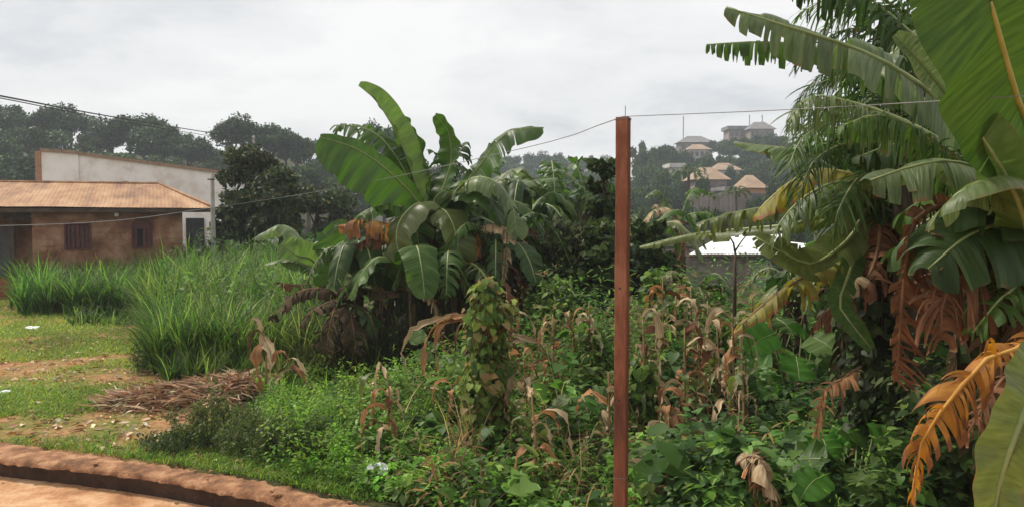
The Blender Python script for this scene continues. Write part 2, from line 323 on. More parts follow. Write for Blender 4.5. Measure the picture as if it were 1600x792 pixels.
# ---------------------------------------------------------------- leaf builders
def blade(name, pts, W, mat, ribmat, parent, chaos=0.0, up=(0,0,1), tears=0.3, hang=0.3, fold=0.15, pet=0.12, K=46, Lt=5, slant=0.2, rib=0.02, gap=0.3, seed=0, label=None, wl=1.0, wr=1.0):
    """a banana leaf: midrib through pts (world), two half blades torn into strips"""
    rg = np.random.default_rng(seed + 1000)
    n = 64; C, length = spline(pts, n); T = nrm(np.gradient(C, axis=0)); up = np.array(up, float); up /= np.linalg.norm(up)
    tt = np.linspace(0, 1, n)
    te = np.linspace(pet, 1.0, K + 1)
    Ce = np.stack([np.interp(te, tt, C[:, i]) for i in range(3)], 1); Te = nrm(np.stack([np.interp(te, tt, T[:, i]) for i in range(3)], 1))
    S = np.cross(Te, up); ln = np.linalg.norm(S, axis=1, keepdims=True); S = np.where(ln > 0.15, S / np.maximum(ln, 1e-6), S)
    for i in range(1, K + 1):            # keep the frame steady where the midrib runs along 'up'
        if ln[i] <= 0.15 or np.dot(S[i], S[i-1]) < 0: S[i] = nrm(S[i-1] - Te[i] * np.dot(S[i-1], Te[i]))
    Nn = np.cross(S, Te)
    q = (te - pet) / (1 - pet)
    wq = W * np.minimum(1, (q / 0.16) ** 0.6 + 0.06) * np.sqrt(np.clip(1 - np.clip((q - 0.5) / 0.515, 0, 1) ** 2.4, 0.0, 1))
    VV = []; LF = []; FF = []; base = 0
    for side, wmul in ((-1, wl), (1, wr)):
        if wmul <= 0: continue
        grp = np.zeros(K, int); g = 0; brk = np.zeros(K + 1, bool)
        for k in range(1, K):
            if rg.random() < tears: g += 1; brk[k] = True
            grp[k] = g
        ng = g + 1
        ga = fold + rg.normal(0, 0.30, ng) * min(1, tears * 1.6); gh = hang * rg.uniform(0.65, 1.25, ng); gl = 1 - rg.uniform(0, 1, ng) ** 2 * 0.5 * min(1, tears * 2); gs = slant + rg.normal(0, 0.30, ng) * min(1, tears * 1.5); gr = rg.random(ng); ga = ga + rg.normal(0, .35, ng) * chaos; gs = gs + rg.normal(0, .5, ng) * chaos; gh = gh * (1 + rg.normal(0, .35, ng) * chaos); gl = np.clip(gl * (1.15 + .2 * rg.normal(0, 1, ng) * chaos), .35, 1.6)
        if tears < 0.12: gr[:] = gr.mean() * 0.3 + 0.35
        for e in (0, 1):
            pass
        ee = np.stack([np.arange(K), np.arange(1, K + 1)], 1)           # (K,2) edge indices
        c = Ce[ee]; t_ = Te[ee]; s_ = S[ee] * side; n_ = Nn[ee]; w_ = (wq[ee] * wmul) * gl[grp][:, None]
        wave = 0.10 * np.sin(te * 23 + seed + side) + 0.07 * np.sin(te * 51 + 2 * seed)
        a = (ga[grp][:, None] + wave[ee])[..., None]
        d0 = s_ * np.cos(a) + n_ * np.sin(a) + t_ * gs[grp][:, None, None]
        us = np.linspace(0, 1, Lt + 1)
        pos = c.copy(); ring = [pos.copy()]
        for j in range(1, Lt + 1):
            um = (us[j] + us[j-1]) / 2
            h = np.clip(gh[grp][:, None, None] * um ** 0.7, 0, 1.6)
            d = nrm(d0 * np.maximum(0.04, 1 - h) + np.array([0, 0, -1.0]) * h)
            pos = pos + d * (w_[..., None] / Lt); ring.append(pos.copy())
        Rg = np.stack(ring, 2)                                            # K,2,L+1,3
        # taper at torn edges
        b0 = brk[:K].astype(float); b1 = brk[1:].astype(float); mid = Rg.mean(axis=1, keepdims=True)
        for e, bb in ((0, b0), (1, b1)):
            gq = gap * rg.uniform(0.1, 1.7, K); pw = rg.uniform(0.6, 2.4, K)[:, None]
            kk = (bb[:, None] * gq[:, None] * us[None, :] ** pw)[..., None]
            kk = np.clip(kk + (bb[:, None, None] * (us[None, :, None] > 0.95) * 0.25), 0, 0.92)
            Rg[:, e] = Rg[:, e] * (1 - kk) + mid[:, 0] * kk
        v = Rg.reshape(-1, 3); VV.append(v)
        lf = np.zeros((K, 2, Lt + 1, 3)); lf[..., 0] = te[ee][:, :, None]; lf[..., 1] = us[None, None, :]; lf[..., 2] = gr[grp][:, None, None]; LF.append(lf.reshape(-1, 3))
        id_ = np.arange(K * 2 * (Lt + 1)).reshape(K, 2, Lt + 1) + base
        f = np.stack([id_[:, 0, :-1], id_[:, 0, 1:], id_[:, 1, 1:], id_[:, 1, :-1]], -1).reshape(-1, 4)
        if side > 0: f = f[:, ::-1]
        FF.append(f); base += K * 2 * (Lt + 1)
    me = npmesh(name, np.concatenate(VV), np.concatenate(FF), lf=np.concatenate(LF))
    o = link(name, me, mat, parent)
    if label: o['label'] = label
    mb = MB(); ids = list(range(0, n, 4)) + [n - 1]
    mb.tube([C[i] for i in ids], [rib * (1.25 - 1.05 * i / n) for i in ids], 6); mb.build('midrib', ribmat, o, smooth=True)
    return o
def ribbon(name, pts, W, mat, parent, up=(0,0,1), twist=0.0, seed=0, n=14, cup=0.25):
    n = 22; rg = np.random.default_rng(seed + 77); C, ln = spline(pts, n); t0_ = np.linspace(0, 1, n)[:, None]; C = C + rg.normal(0, .035, (n, 3)) * ln * .35 * t0_; T = nrm(np.gradient(C, axis=0))
    S = nrm(np.cross(T, np.array(up, float)) + 1e-4); t = np.linspace(0, 1, n)
    Nn = np.cross(S, T); ang = twist * t * 1.8 + 0.7 * np.sin(t * 9 + seed)
    S2 = S * np.cos(ang)[:, None] + Nn * np.sin(ang)[:, None]; N2 = np.cross(S2, T)
    w_ = (W * np.minimum(1, t / 0.12 + 0.35) * (1 - t ** 2.5) ** 0.8 + 0.002)[:, None] * (1 + 0.30 * np.sin(t * 17 + seed) + rg.normal(0, .18, n))[:, None]
    V = np.stack([C - S2 * w_ + N2 * w_ * cup, C, C + S2 * w_ + N2 * w_ * cup], 1).reshape(-1, 3)
    lf = np.stack([np.repeat(t * .10, 3) + np.tile([-.05, 0, .05], n) + rg.random(), np.repeat(t, 3) * .85, np.full(3 * n, rg.random())], 1)
    F = []
    for i in range(n - 1):
        for j in range(2): F.append((i*3+j, i*3+j+1, i*3+3+j+1, i*3+3+j))
    return link(name, npmesh(name, V, F, lf=lf), mat, parent)

LEAF8_V = np.array([(0,0,0),(-.27,.28,.06),(0,.33,0),(.27,.28,.06),(-.22,.66,.02),(0,.68,-.04),(.22,.66,.02),(0,1,-.14)])
LEAF8_F = np.array([(0,2,1,1),(0,3,2,2),(1,2,5,4),(2,3,6,5),(4,5,7,7),(5,6,7,7)])
LEAF8_T = np.array([(0,2,1),(0,3,2),(1,2,5),(1,5,4),(2,3,6),(2,6,5),(4,5,7),(5,6,7)])
LEAF4_V = np.array([(0,0,0),(-.24,.42,.05),(.24,.42,.05),(0,1,-.1),(0,.45,-.02)])
LEAF4_T = np.array([(0,4,1),(0,2,4),(1,4,3),(4,2,3)])
HEART_V = np.array([(0,0,0),(-.32,-.12,.04),(-.46,.22,.08),(0,.2,0),(.46,.22,.08),(.32,-.12,.04),(-.3,.62,.03),(0,.6,-.03),(.3,.62,.03),(0,1,-.16)])
HEART_T = np.array([(0,3,1),(1,3,2),(0,5,3),(5,4,3),(2,3,7),(2,7,6),(3,4,8),(3,8,7),(6,7,9),(7,8,9)])
DIA_V = np.array([(0,0,0),(-.3,.5,.08),(.3,.5,.08),(0,1,-.05)]); DIA_T = np.array([(0,2,1),(1,2,3)])
def scatter(tv, tf, pos, ydir, ndir, size, col):
    y = nrm(ydir); x = nrm(np.cross(y, ndir) + 1e-6); z = np.cross(x, y)
    Rm = np.stack([x, y, z], -1)
    V = pos[:, None, :] + np.einsum('nij,kj->nki', Rm, tv) * np.asarray(size)[:, None, None]
    k = len(tv); n = len(pos); F = (tf[None] + (np.arange(n) * k)[:, None, None]).reshape(-1, tf.shape[1])
    return V.reshape(-1, 3), F, np.repeat(col, k, axis=0)
def rdir(n, zlo=-1, zhi=1):
    z = RNG.uniform(zlo, zhi, n); a = RNG.uniform(0, 2 * np.pi, n); r = np.sqrt(1 - z * z); return np.stack([r * np.cos(a), r * np.sin(a), z], 1)
def pal(n, cols, jit=0.18):
    c = np.array(cols)[RNG.integers(0, len(cols), n)]; return np.clip(c * (1 + RNG.normal(0, jit, (n, 1))) * (1 + RNG.normal(0, 0.06, (n, 3))), 0.004, 0.9)
class Cloud:
    """collects scattered leaves / blades into one mesh"""
    def __init__(s): s.V = []; s.F = []; s.C = []; s.n = 0
    def add(s, V, F, C): s.V.append(V); s.F.append(F + s.n); s.C.append(C); s.n += len(V)
    def mesh(s, name): return npmesh(name, np.concatenate(s.V), np.concatenate(s.F), col=np.concatenate(s.C))
def blades(roots, Ln, az, bend, width, col, seg=4, lean=0.0):
    """grass blades as triangle/quad strips (all triangles)"""
    n = len(roots); t = np.linspace(0, 1, seg + 1)
    d = np.stack([np.cos(az), np.sin(az), np.zeros(n)], 1); s = np.stack([-np.sin(az), np.cos(az), np.zeros(n)], 1)
    out_ = (bend[:, None] * t ** 2 + lean * t)[..., None] * d[:, None] * Ln[:, None, None]
    upz = (t - 0.55 * bend[:, None] * t ** 2.4) * Ln[:, None]
    C = roots[:, None, :] + out_; C[..., 2] += upz
    w_ = (width[:, None] * (1 - t ** 1.6) * (0.6 + 0.4 * np.minimum(1, t * 4)))[..., None]
    A = C - s[:, None] * w_; B = C + s[:, None] * w_
    V = np.stack([A, B], 2).reshape(-1, 3); k = 2 * (seg + 1); F = []
    for j in range(seg):
        a, b, c, e = 2*j, 2*j+1, 2*j+2, 2*j+3
        if j < seg - 1: F += [(a, b, e), (a, e, c)]
        else: F += [(a, b, c)]
    F = np.array(F); F = (F[None] + (np.arange(n) * k)[:, None, None]).reshape(-1, 3)
    return V, F, np.repeat(col, k, axis=0)

# ---------------------------------------------------------------- buildings, left
M['rustroof'] = surf('rusted_roof_sheet', (0.20,0.105,0.06), (0.36,0.20,0.105), 1.0, 0.8, 0.03, c3=(0.46,0.29,0.17), stretch=(1.6,0.5,1))
M['mudbrick'] = surf('mud_brick', (0.13,0.058,0.032), (0.235,0.115,0.064), 1.4, 0.95, 0.3, c3=(0.36,0.22,0.14))
M['white'] = surf('stained_white_plaster', (0.62,0.56,0.52), (0.74,0.71,0.69), 0.9, 0.9, 0.1, c3=(0.80,0.78,0.77), hi=0.6)
M['coping'] = surf('brown_coping', (0.20,0.13,0.09), (0.33,0.23,0.16), 3, 0.9, 0.2)
M['terra'] = surf('terracotta_pier', (0.27,0.14,0.08), (0.38,0.21,0.13), 3, 0.9, 0.2)
M['void'] = surf('dark_room', (0.012,0.012,0.014), (0.025,0.024,0.028), 3, 0.9, 0.0)
M['shutter'] = surf('oxblood_shutter', (0.065,0.022,0.022), (0.12,0.04,0.035), 3, 0.6, 0.1)
M['wood'] = surf('dark_timber', (0.035,0.024,0.018), (0.085,0.058,0.04), 4, 0.8, 0.3)
M['greydoor'] = surf('grey_sheet_door', (0.10,0.10,0.11), (0.18,0.18,0.19), 3, 0.6, 0.1)
M['redstep'] = surf('red_steps', (0.20,0.05,0.03), (0.33,0.10,0.055), 3, 0.9, 0.3)
M['concrete'] = surf('concrete_pole', (0.20,0.19,0.16), (0.33,0.32,0.28), 3, 0.9, 0.2)
def house():
    D = 27.0; xr = P(285, 340, D).x; AN = R(24); cA_, sA_ = math.cos(AN), math.sin(AN)
    def X(px):                       # place along the front wall seen at photo column px
        a = (px - 800) / FPX; return xr - (xr - a * D) / (cA_ - a * sA_)
    def Z(px, py): return P(px, py, D + (X(px) - xr) * sA_).z
    xc = X(50); xl = xc - 6.5; zt = Z(285, 327) ; zb = -0.3
    h = empty('brick_house', (xr, D, 0), 'mud brick house with a rusty orange sheet roof and oxblood shuttered windows', 'house')
    # front wall with two window openings built as strips
    w1 = (X(103), X(139), Z(120, 388), Z(120, 351)); w2 = (X(208), X(236), Z(222, 386), Z(222, 355))
    m = MB(); th = 0.18
    m.box((xc, D, zb), (w1[0], D + th, zt)); m.box((w1[1], D, zb), (w2[0], D + th, zt)); m.box((w2[1], D, zb), (xr, D + th, zt))
    for w_ in (w1, w2):
        m.box((w_[0], D, zb), (w_[1], D + th, w_[2])); m.box((w_[0], D, w_[3]), (w_[1], D + th, zt))
    m.box((xr - th, D + th, zb), (xr, D + 7.5, zt)); m.box((xc, D + th, zb), (xc + th, D + 2.0, zt)); m.box((xl, D + 2.0, zb), (xc + th, D + 2.0 + th, zt)); m.box((xl, D + 2.2, zb), (xl + th, D + 7.5, zt)); m.box((xl, D + 7.5, zb), (xr, D + 7.5 + th, zt))
    wall = m.build('wall', M['mudbrick'], h)
    # proud courses of brick: the 300 largest as far as they read, joined rest
    bm = MB(); rg = random.Random(4); bw, bh = 0.42, 0.21
    z = 0.0; row = 0
    while z < zt - bh:
        x = xc + (0.21 if row % 2 else 0.0)
        while x < xr - 0.05:
            x1 = min(x + bw - 0.02, xr); zz = z + bh - 0.02
            if not any(x1 > q[0] - 0.06 and x < q[1] + 0.06 and zz > q[2] - 0.06 and z < q[3] + 0.06 for q in (w1, w2)):
                dpt = rg.uniform(0.006, 0.03); bm.box((x, D - dpt, z), (x1, D - 0.001, zz))
            x += bw
        z += bh; row += 1
    bo = bm.build('brick', M['mudbrick'], wall); bo['kind'] = 'stuff'
    for i, w_ in enumerate((w1, w2)):
        arch = i == 1; fm = MB(); t = 0.05; x0, x1, z0, z1 = w_
        fm.box((x0 - t, D - 0.04, z0 - t), (x0, D + 0.1, z1)); fm.box((x1, D - 0.04, z0 - t), (x1 + t, D + 0.1, z1)); fm.box((x0, D - 0.04, z0 - t), (x1, D + 0.1, z0))
        if arch:
            cx = (x0 + x1) / 2; r_ = (x1 - x0) / 2
            pts = [(cx + (r_+t) * math.cos(a), z1 + 0.30 * math.sin(a)) for a in np.linspace(0, math.pi, 9)]; ins = [(cx + r_ * math.cos(a), z1 + 0.24 * math.sin(a)) for a in np.linspace(0, math.pi, 9)]
            fm.tube([(p[0], D - 0.02, p[1] - 0.05) for p in pts], 0.045, 6)
            fm.add([(p[0], D - 0.012, p[1] - 0.06) for p in ins], [tuple(range(9))])
        else: fm.box((x0 - t, D - 0.04, z1), (x1 + t, D + 0.1, z1 + t))
        f = fm.build('window', M['shutter'], h)
        pm = MB(); pm.add([(x0, D + 0.12, z0), (x1, D + 0.12, z0), (x1, D + 0.12, z1), (x0, D + 0.12, z1)], [(0, 1, 2, 3)]); pm.build('pane', M['void'], f)
        nb = 5 if not arch else 4
        sh = bpy.data.meshes.new('shutter_slat')
        for k in range(nb):
            if arch and k == 1: continue
            a = x0 + (x1 - x0) * k / nb + 0.012; b = x0 + (x1 - x0) * (k + 1) / nb - 0.012
            MB().box((a, D + 0.03, z0 + 0.01), (b, D + 0.06, z1 - 0.01)).build('slat', M['shutter'], f)
    MB().box((w1[0], D + 0.015, (w1[2]+w1[3])/2 - 0.02), (w1[1], D + 0.028, (w1[2]+w1[3])/2 + 0.02)).build('window_rail', M['wood'], h)
    # recessed porch on the left: door, post, beam
    dm = MB().box((xc - 2.3, D + 1.93, 0.45), (xc - 0.75, D + 1.99, 2.1)).build('door', M['greydoor'], h)
    MB().box((xc - 0.9, D + 1.88, 1.2), (xc - 0.85, D + 1.925, 1.32)).build('handle', M['wood'], dm)
    MB().box((xl, D + 0.02, zt - 0.35), (xc - 0.003, D + 0.16, zt)).build('porch_beam', M['wood'], h)
    st = MB()
    for k in range(3): st.box((xc - 4.0, D - 0.35 * (2 - k) - 0.1, -0.1), (xc - 0.35, D + 0.25 + (0.002 * k), 0.16 * (k + 1)))
    st.build('steps', M['redstep'], h)
    MB().box((xc - 0.62, D - 0.02, 0), (xc - 0.5, D + 0.06, zt - 0.352)).build('porch_post', M['wood'], h)
    # hip roof with separate sheets
    ez = P(322, 324.5, D - 0.1).z; ex0 = xl - 1.0; ex1 = xr + 0.98; ey0 = D - 0.45; ey1 = D + 8.1
    rz = P(245, 288, D + 3.3).z; ry = D + 3.8; rx1 = xr - 0.7; rx0 = ex0 + 3
    nseg = 22; xs = np.linspace(ex0, ex1, nseg * 10 + 1)
    def corr(mb, quad_fn, n, m_=1):
        pass
    # front slope: sheets 0.85 m wide, corrugated
    sheetw = 0.85; x = ex0
    while x < ex1 - 0.01:
        xb = min(x + sheetw, ex1); V_ = []; F_ = []; nc = 14
        lift = random.uniform(0.0, 0.012)
        for i in range(nc + 1):
            xx = x + (xb - x) * i / nc + (0.02 if i == nc and xb < ex1 else 0); wv = 0.004 * (1 if i % 2 else -1) + lift
            # top limit where the hip cuts
            f = 1.0 if xx <= rx1 else max(0.0, (ex1 - xx) / (ex1 - rx1))
            sag = 0.02 * math.sin(xx * 0.7)
            for tt_ in (0, 0.28, 1.0):
                q = tt_ * f
                zz = ez + (rz - ez) * (q * 0.92 + 0.08 * q * q) + sag * (1 - q)
                V_.append((xx, ey0 + (ry - ey0) * q, zz + wv))
        for i in range(nc):
            for j in range(2): F_.append((i*3+j, i*3+3+j, i*3+4+j, i*3+1+j))
        MB().add(V_, F_).build('roof_sheet', M['rustroof'], h); x += sheetw
    MB().add([(rx1, ry, rz - .05), (ex1, ey0 + .1, ez - .03), (ex1, ey1, ez - .03), (rx0, ry, rz - .05), (ex0, ey1, ez - .03), (ex0, ey0 + .1, ez - .03)], [(0, 1, 2), (0, 2, 4, 3), (3, 4, 5)]).build('roof', M['rustroof'], h)
    MB().tube([(rx0, ry, rz + 0.02), (rx1, ry, rz + 0.02), (ex1, ey0, ez + 0.03)], 0.05, 6).build('ridge_cap', M['rustroof'], h)
    MB().box((ex0, ey0 + 0.02, ez - 0.16), (ex1, ey0 + 0.06, ez - 0.025)).build('fascia', M['wood'], h)
    MB().add([(ex0, ey0 + 0.07, ez - 0.05), (ex1, ey0 + 0.07, ez - 0.05), (ex1, ey1, ez - 0.05), (ex0, ey1, ez - 0.05)], [(0, 1, 2, 3)]).build('ceiling_board', M['wood'], h)
    MB().tube([(X(183), D - 0.05, zt - 0.18), (X(183), D - 0.13, zt - 0.18)], 0.07, 8).build('lamp_holder', M['white'], h)
    h.rotation_euler = (0, 0, AN)
house()
def white_building():
    D = 44.0; h = empty('white_building', (P(200, 0, D).x, D + 6, 0), 'long white plastered building with sloping brown coping behind the brick house', 'building')
    def q(px, py, d=D): return P(px, py, d)
    a, b, c = q(64, 237), q(122, 241), q(340, 271); zb = -1.0
    # wall face polygon with thickness, split at the joint
    for (l, r_, zl, zr, off) in ((a.x, b.x, a.z, b.z, 0.0), (b.x, c.x, b.z - 0.05, c.z, 0.10)):
        y0, y1 = D + off, D + 0.4
        MB().add([(l, y0, zb), (r_, y0, zb), (r_, y0, zr), (l, y0, zl), (l, y1, zb), (r_, y1, zb), (r_, y1, zr), (l, y1, zl)], [(0,1,2,3),(5,4,7,6),(4,0,3,7),(1,5,6,2),(3,2,6,7)]).build('wall', M['white'], h)
        MB().add([(l, y0-.12, zl+.005), (r_, y0-.12, zr+.005), (r_, y0-.12, zr + 0.17), (l, y0-.12, zl + 0.17), (l, y1+.1, zl+.005), (r_, y1+.1, zr+.005), (r_, y1+.1, zr + 0.17), (l, y1+.1, zl + 0.17)], [(0,1,2,3),(5,4,7,6),(4,0,3,7),(1,5,6,2),(3,2,6,7),(0,4,5,1)]).build('coping', M['coping'], h)
    MB().box((a.x - 0.32, D - 0.05, zb), (a.x - 0.003, D + 12, a.z + 0.02)).build('side_wall', M['terra'], h)
    MB().box((c.x + 0.003, D + 0.1, zb), (c.x + 0.25, D + 12, c.z - 0.1)).build('side_wall', M['white'], h)
    MB().add([(a.x, D + .4, a.z - .3), (c.x, D + .4, c.z - .3), (c.x, D + 12, c.z - .3), (a.x, D + 12, a.z - .3)], [(0, 1, 2, 3)]).build('roof', M['coping'], h)
    for px in (50 + 45, 150, 187):
        cx = q(px, 0).x; zt_ = q(px, 283).z; w_ = 0.42
        pts = [(cx - w_, D + 0.094 - (0.1 if px < 122 else 0), zt_ - 1.6)] + [(cx - w_ * math.cos(t), D + 0.094 - (0.1 if px < 122 else 0), zt_ - 0.3 + 0.3 * math.sin(t)) for t in np.linspace(0, math.pi, 9)] + [(cx + w_, D + 0.094 - (0.1 if px < 122 else 0), zt_ - 1.6)]
        MB().add(pts, [tuple(range(len(pts)))[::1]]).build('window', M['terra'], h)
    # dark doorway below the right end
    x0, x1 = q(283, 0, D).x, q(311, 0, D).x
    MB().box((x0, D - 0.02, 0.0), (x1, D + 0.09, q(0, 341).z)).build('doorway', M['void'], h)
white_building()
def pole(px, d, ytop, rad, label):
    b = P(px, 300, d); t = P(px, ytop, d).z; z0 = hz(b.x, d)
    h = empty('utility_pole', (b.x, d, z0), label, 'pole')
    MB().tube([(b.x, d, z0 - 0.2), (b.x, d, t)], [rad * 1.15, rad * 0.85], 10).build('shaft', M['concrete'], h, smooth=True)
    MB().tube([(b.x - 0.12, d - 0.08, t - 0.18), (b.x + 0.12, d - 0.08, t - 0.18)], 0.02, 6).build('bracket', M['void'], h)
    return Vector((b.x, d, t))
pole(332, 26.0, 272, 0.075, 'slim grey utility pole beside the mango tree at the corner of the brick house')
pf = pole(398, 52.0, 212, 0.09, 'utility pole standing almost hidden behind the crown of the mango tree')
M['wire'] = surf('steel_wire', (0.16,0.16,0.16), (0.25,0.25,0.24), 3, 0.5, 0)
M['cable'] = surf('black_cable', (0.02,0.02,0.02), (0.035,0.035,0.035), 3, 0.6, 0)
def wire(name, pts, r, mat, label, cat='wire'):
    C, l = spline(pts, 40); return tag(MB().tube(list(C), r, 5).build(name, mat, smooth=True), label, cat)
wire('power_cable', [P(-250, 102, 14), P(0, 150, 19), P(200, 187, 30), P(398, 219, 51.9)], 0.022, M['cable'], 'thick black power cable slanting down over the white building, upper of the two', 'cable')
wire('power_cable', [P(-250, 108, 14), P(0, 153.5, 19), P(200, 192, 30), P(398, 224, 51.9)], 0.014, M['cable'], 'thinner black power cable just below the thick one over the white building', 'cable')

# ---------------------------------------------------------------- post and wires
M['post'] = surf('rust_red_post', (0.075,0.030,0.020), (0.20,0.072,0.038), 4, 0.75, 0.6, c3=(0.36,0.17,0.10), stretch=(1,1,0.25), bscale=40)
def post():
    d = 5.3; c = P(972.5, 400, d); top = P(972, 184, d).z; w_ = 0.0415; zb = -0.3
    h = empty('fence_post', (c.x, d, -0.21), 'rust red square metal post standing alone in front of the bush', 'post', rz=R(-23))
    me = MB(); r_ = 0.006; ring = []
    for sx, sy in ((1, 1), (-1, 1), (-1, -1), (1, -1)):
        for a in (0, 45, 90):
            b = math.atan2(sy, sx) - R(45) + R(a); ring.append((sx * (w_ - r_) + r_ * math.cos(b), sy * (w_ - r_) + r_ * math.sin(b)))
    n = len(ring); V_ = []
    zs = np.linspace(zb + 0.21, top + 0.21, 25)
    for z in zs:
        jx = 0.0012 * math.sin(z * 7); V_ += [(x + jx, y, z) for x, y in ring]
    F_ = [(i*n+k, i*n+(k+1) % n, (i+1)*n+(k+1) % n, (i+1)*n+k) for i in range(len(zs)-1) for k in range(n)] + [tuple((len(zs)-1)*n+k for k in range(n))]
    me.add(V_, F_).build('shaft', M['post'], h, world=False)
    MB().tube([(0.012, 0, top + 0.20), (0.013, 0, top + 0.285)], 0.0025, 6).build('nail', M['cable'], h, world=False)
    for z in (0.62, 1.55, 2.3): MB().tube([(-0.004, -w_ - 0.002, z), (-0.004, -w_ - 0.0005 + 0.003, z)], 0.008, 8).build('bolt', M['cable'], h, world=False)
    for z, nn in ((top + .205 - .012, 2), (1.02, 1)):
        for q in range(nn): MB().tube([(sx * (w_ + .002), sy * (w_ + .002), z + .006 * q + .004 * sx) for sx, sy in ((1, 1), (-1, 1), (-1, -1), (1, -1), (1, 1))], .0016, 5).build('wire_tie', M['wire'], h, world=False)
    return Vector((c.x, d, top))
pt = post()
wire('fence_wire', [P(974, 182.5, 5.3), P(800, 236, 7.9), P(500, 299, 15), P(332, 325, 25.9)], 0.0035, M['wire'], 'thin grey wire running from the red post down left to the utility pole')
wire('fence_wire', [P(332, 325, 25.9), P(180, 345, 24.6), P(0, 353, 23.0), P(-150, 352, 22)], 0.012, M['wire'], 'thin grey wire crossing the front of the brick house')
wire('fence_wire', [P(974, 182.5, 5.3), P(1225, 172, 4.7), P(1600, 150, 3.3), P(1800, 135, 3.0)], 0.0025, M['wire'], 'thin grey wire running from the red post to the right through the banana leaves')

# ---------------------------------------------------------------- buildings, right and far
M['dimpane'] = surf('dim_window', (0.09,0.085,0.085), (0.14,0.135,0.13), 3, 0.6, 0.0)
M['zinc'] = surf('new_zinc_sheet', (0.80,0.81,0.84), (0.92,0.92,0.93), 2, 0.45, 0.05, metal=0.0)
M['blockwall'] = surf('grey_block_wall', (0.10,0.085,0.07), (0.20,0.17,0.14), 2, 0.95, 0.3, c3=(0.27,0.22,0.18))
M['tile'] = surf('orange_tile', (0.26,0.18,0.12), (0.37,0.27,0.19), 0.6, 0.85, 0.1)
M['greyroof'] = surf('grey_roof', (0.16,0.15,0.15), (0.25,0.24,0.24), 0.6, 0.8, 0.1)
M['mauvewall'] = surf('unpainted_block', (0.20,0.16,0.14), (0.32,0.26,0.23), 0.5, 0.9, 0.1)
M['ochrewall'] = surf('ochre_wall', (0.42,0.20,0.09), (0.55,0.28,0.14), 0.5, 0.9, 0.1)
M['palewall'] = surf('pale_wall', (0.45,0.42,0.38), (0.60,0.57,0.53), 0.5, 0.9, 0.1)
def shed():
    D = 33.0
    h = empty('zinc_roofed_shed', (P(1130, 0, D).x, D + 2.5, hz(P(1130, 0, D).x, D)), 'low block shed with a bright white zinc roof beyond the weeds, right of the post', 'shed')
    x0, x1 = P(1000, 0, D).x, P(1188, 0, D).x; zt = P(0, 399, D).z; zb = hz(x0, D) - 0.8
    m = MB(); m.box((x0, D, zb), (x1, D + 0.18, zt)); m.box((x1 - .18, D + .18, zb), (x1, D + 5, zt)); m.box((x0, D + .18, zb), (x0 + .18, D + 5, zt)); m.box((x0, D+5, zb), (x1, D+5.18, zt)); wl = m.build('wall', M['blockwall'], h)
    rg = random.Random(9); z = zb; row = 0
    while z < zt - 0.2:
        x = x0 + (0.2 if row % 2 else 0)
        while x < x1 - 0.3:
            dp = rg.uniform(0.005, 0.02); b_ = MB().box((x, D - dp, z), (x + 0.385, D - 0.001, z + 0.185)).build('block', M['blockwall'], wl); x += 0.4
        z += 0.2; row += 1
    # roof sheets: front slope from the wall up to a short ridge
    ra, rb = P(1130, 366, D + 4.0), P(1232, 366, D + 4.0); ea, eb = P(1076, 397, D - 0.3), P(1240, 397, D - 0.3)
    n = 6
    for i in range(n):
        f0, f1 = i / n, (i + 1) / n; V_ = []; F_ = []
        for k in range(11):
            f = f0 + (f1 - f0) * k / 10; lo = ea.lerp(eb, f); hi = ra.lerp(rb, f); wv = Vector((0, 0, 0.008 * (1 if k % 2 else -1) + 0.012 * (i % 2)))
            V_ += [lo + wv, hi + wv]
        F_ = [(2*k, 2*k+2, 2*k+3, 2*k+1) for k in range(10)]
        MB().add(V_, F_).build('roof_sheet', M['zinc'], h)
    be, bf = Vector((ea.x, D + 7, ea.z)), Vector((eb.x, D + 7, eb.z))
    MB().add([ra, rb, bf, be], [(0, 1, 2, 3)]).build('roof', M['zinc'], h)
    MB().tube([ea + Vector((0, -.02, -.08)), eb + Vector((0, -.02, -.08))], 0.05, 6).build('purlin', M['wood'], h)
    D2 = 28.0
    h2 = empty('zinc_roofed_shed', (P(1270, 0, D2).x, D2 + 2, -1.5), 'small open shed with a narrow white zinc roof edge under the banana leaves', 'shed')
    a, b = P(1228, 388, D2), P(1322, 392, D2); c, d_ = P(1236, 378, D2 + 3), P(1300, 385, D2 + 3)
    for i in range(4):
        f0, f1 = i / 4, (i + 1) / 4; MB().add([a.lerp(b, f0), a.lerp(b, f1 - .01), c.lerp(d_, f1 - .01), c.lerp(d_, f0)] , [(0, 1, 2, 3)]).build('roof_sheet', M['zinc'], h2)
    MB().box((a.x + .1, D2 + 0.2, -2.4), (b.x, D2 + 0.38, b.z - 0.12)).build('wall', M['blockwall'], h2)
    for x in (a.x + 0.15, b.x - 0.1): MB().tube([(x, D2, -2.4), (x, D2, b.z)], 0.05, 6).build('roof_post', M['wood'], h2)
shed()
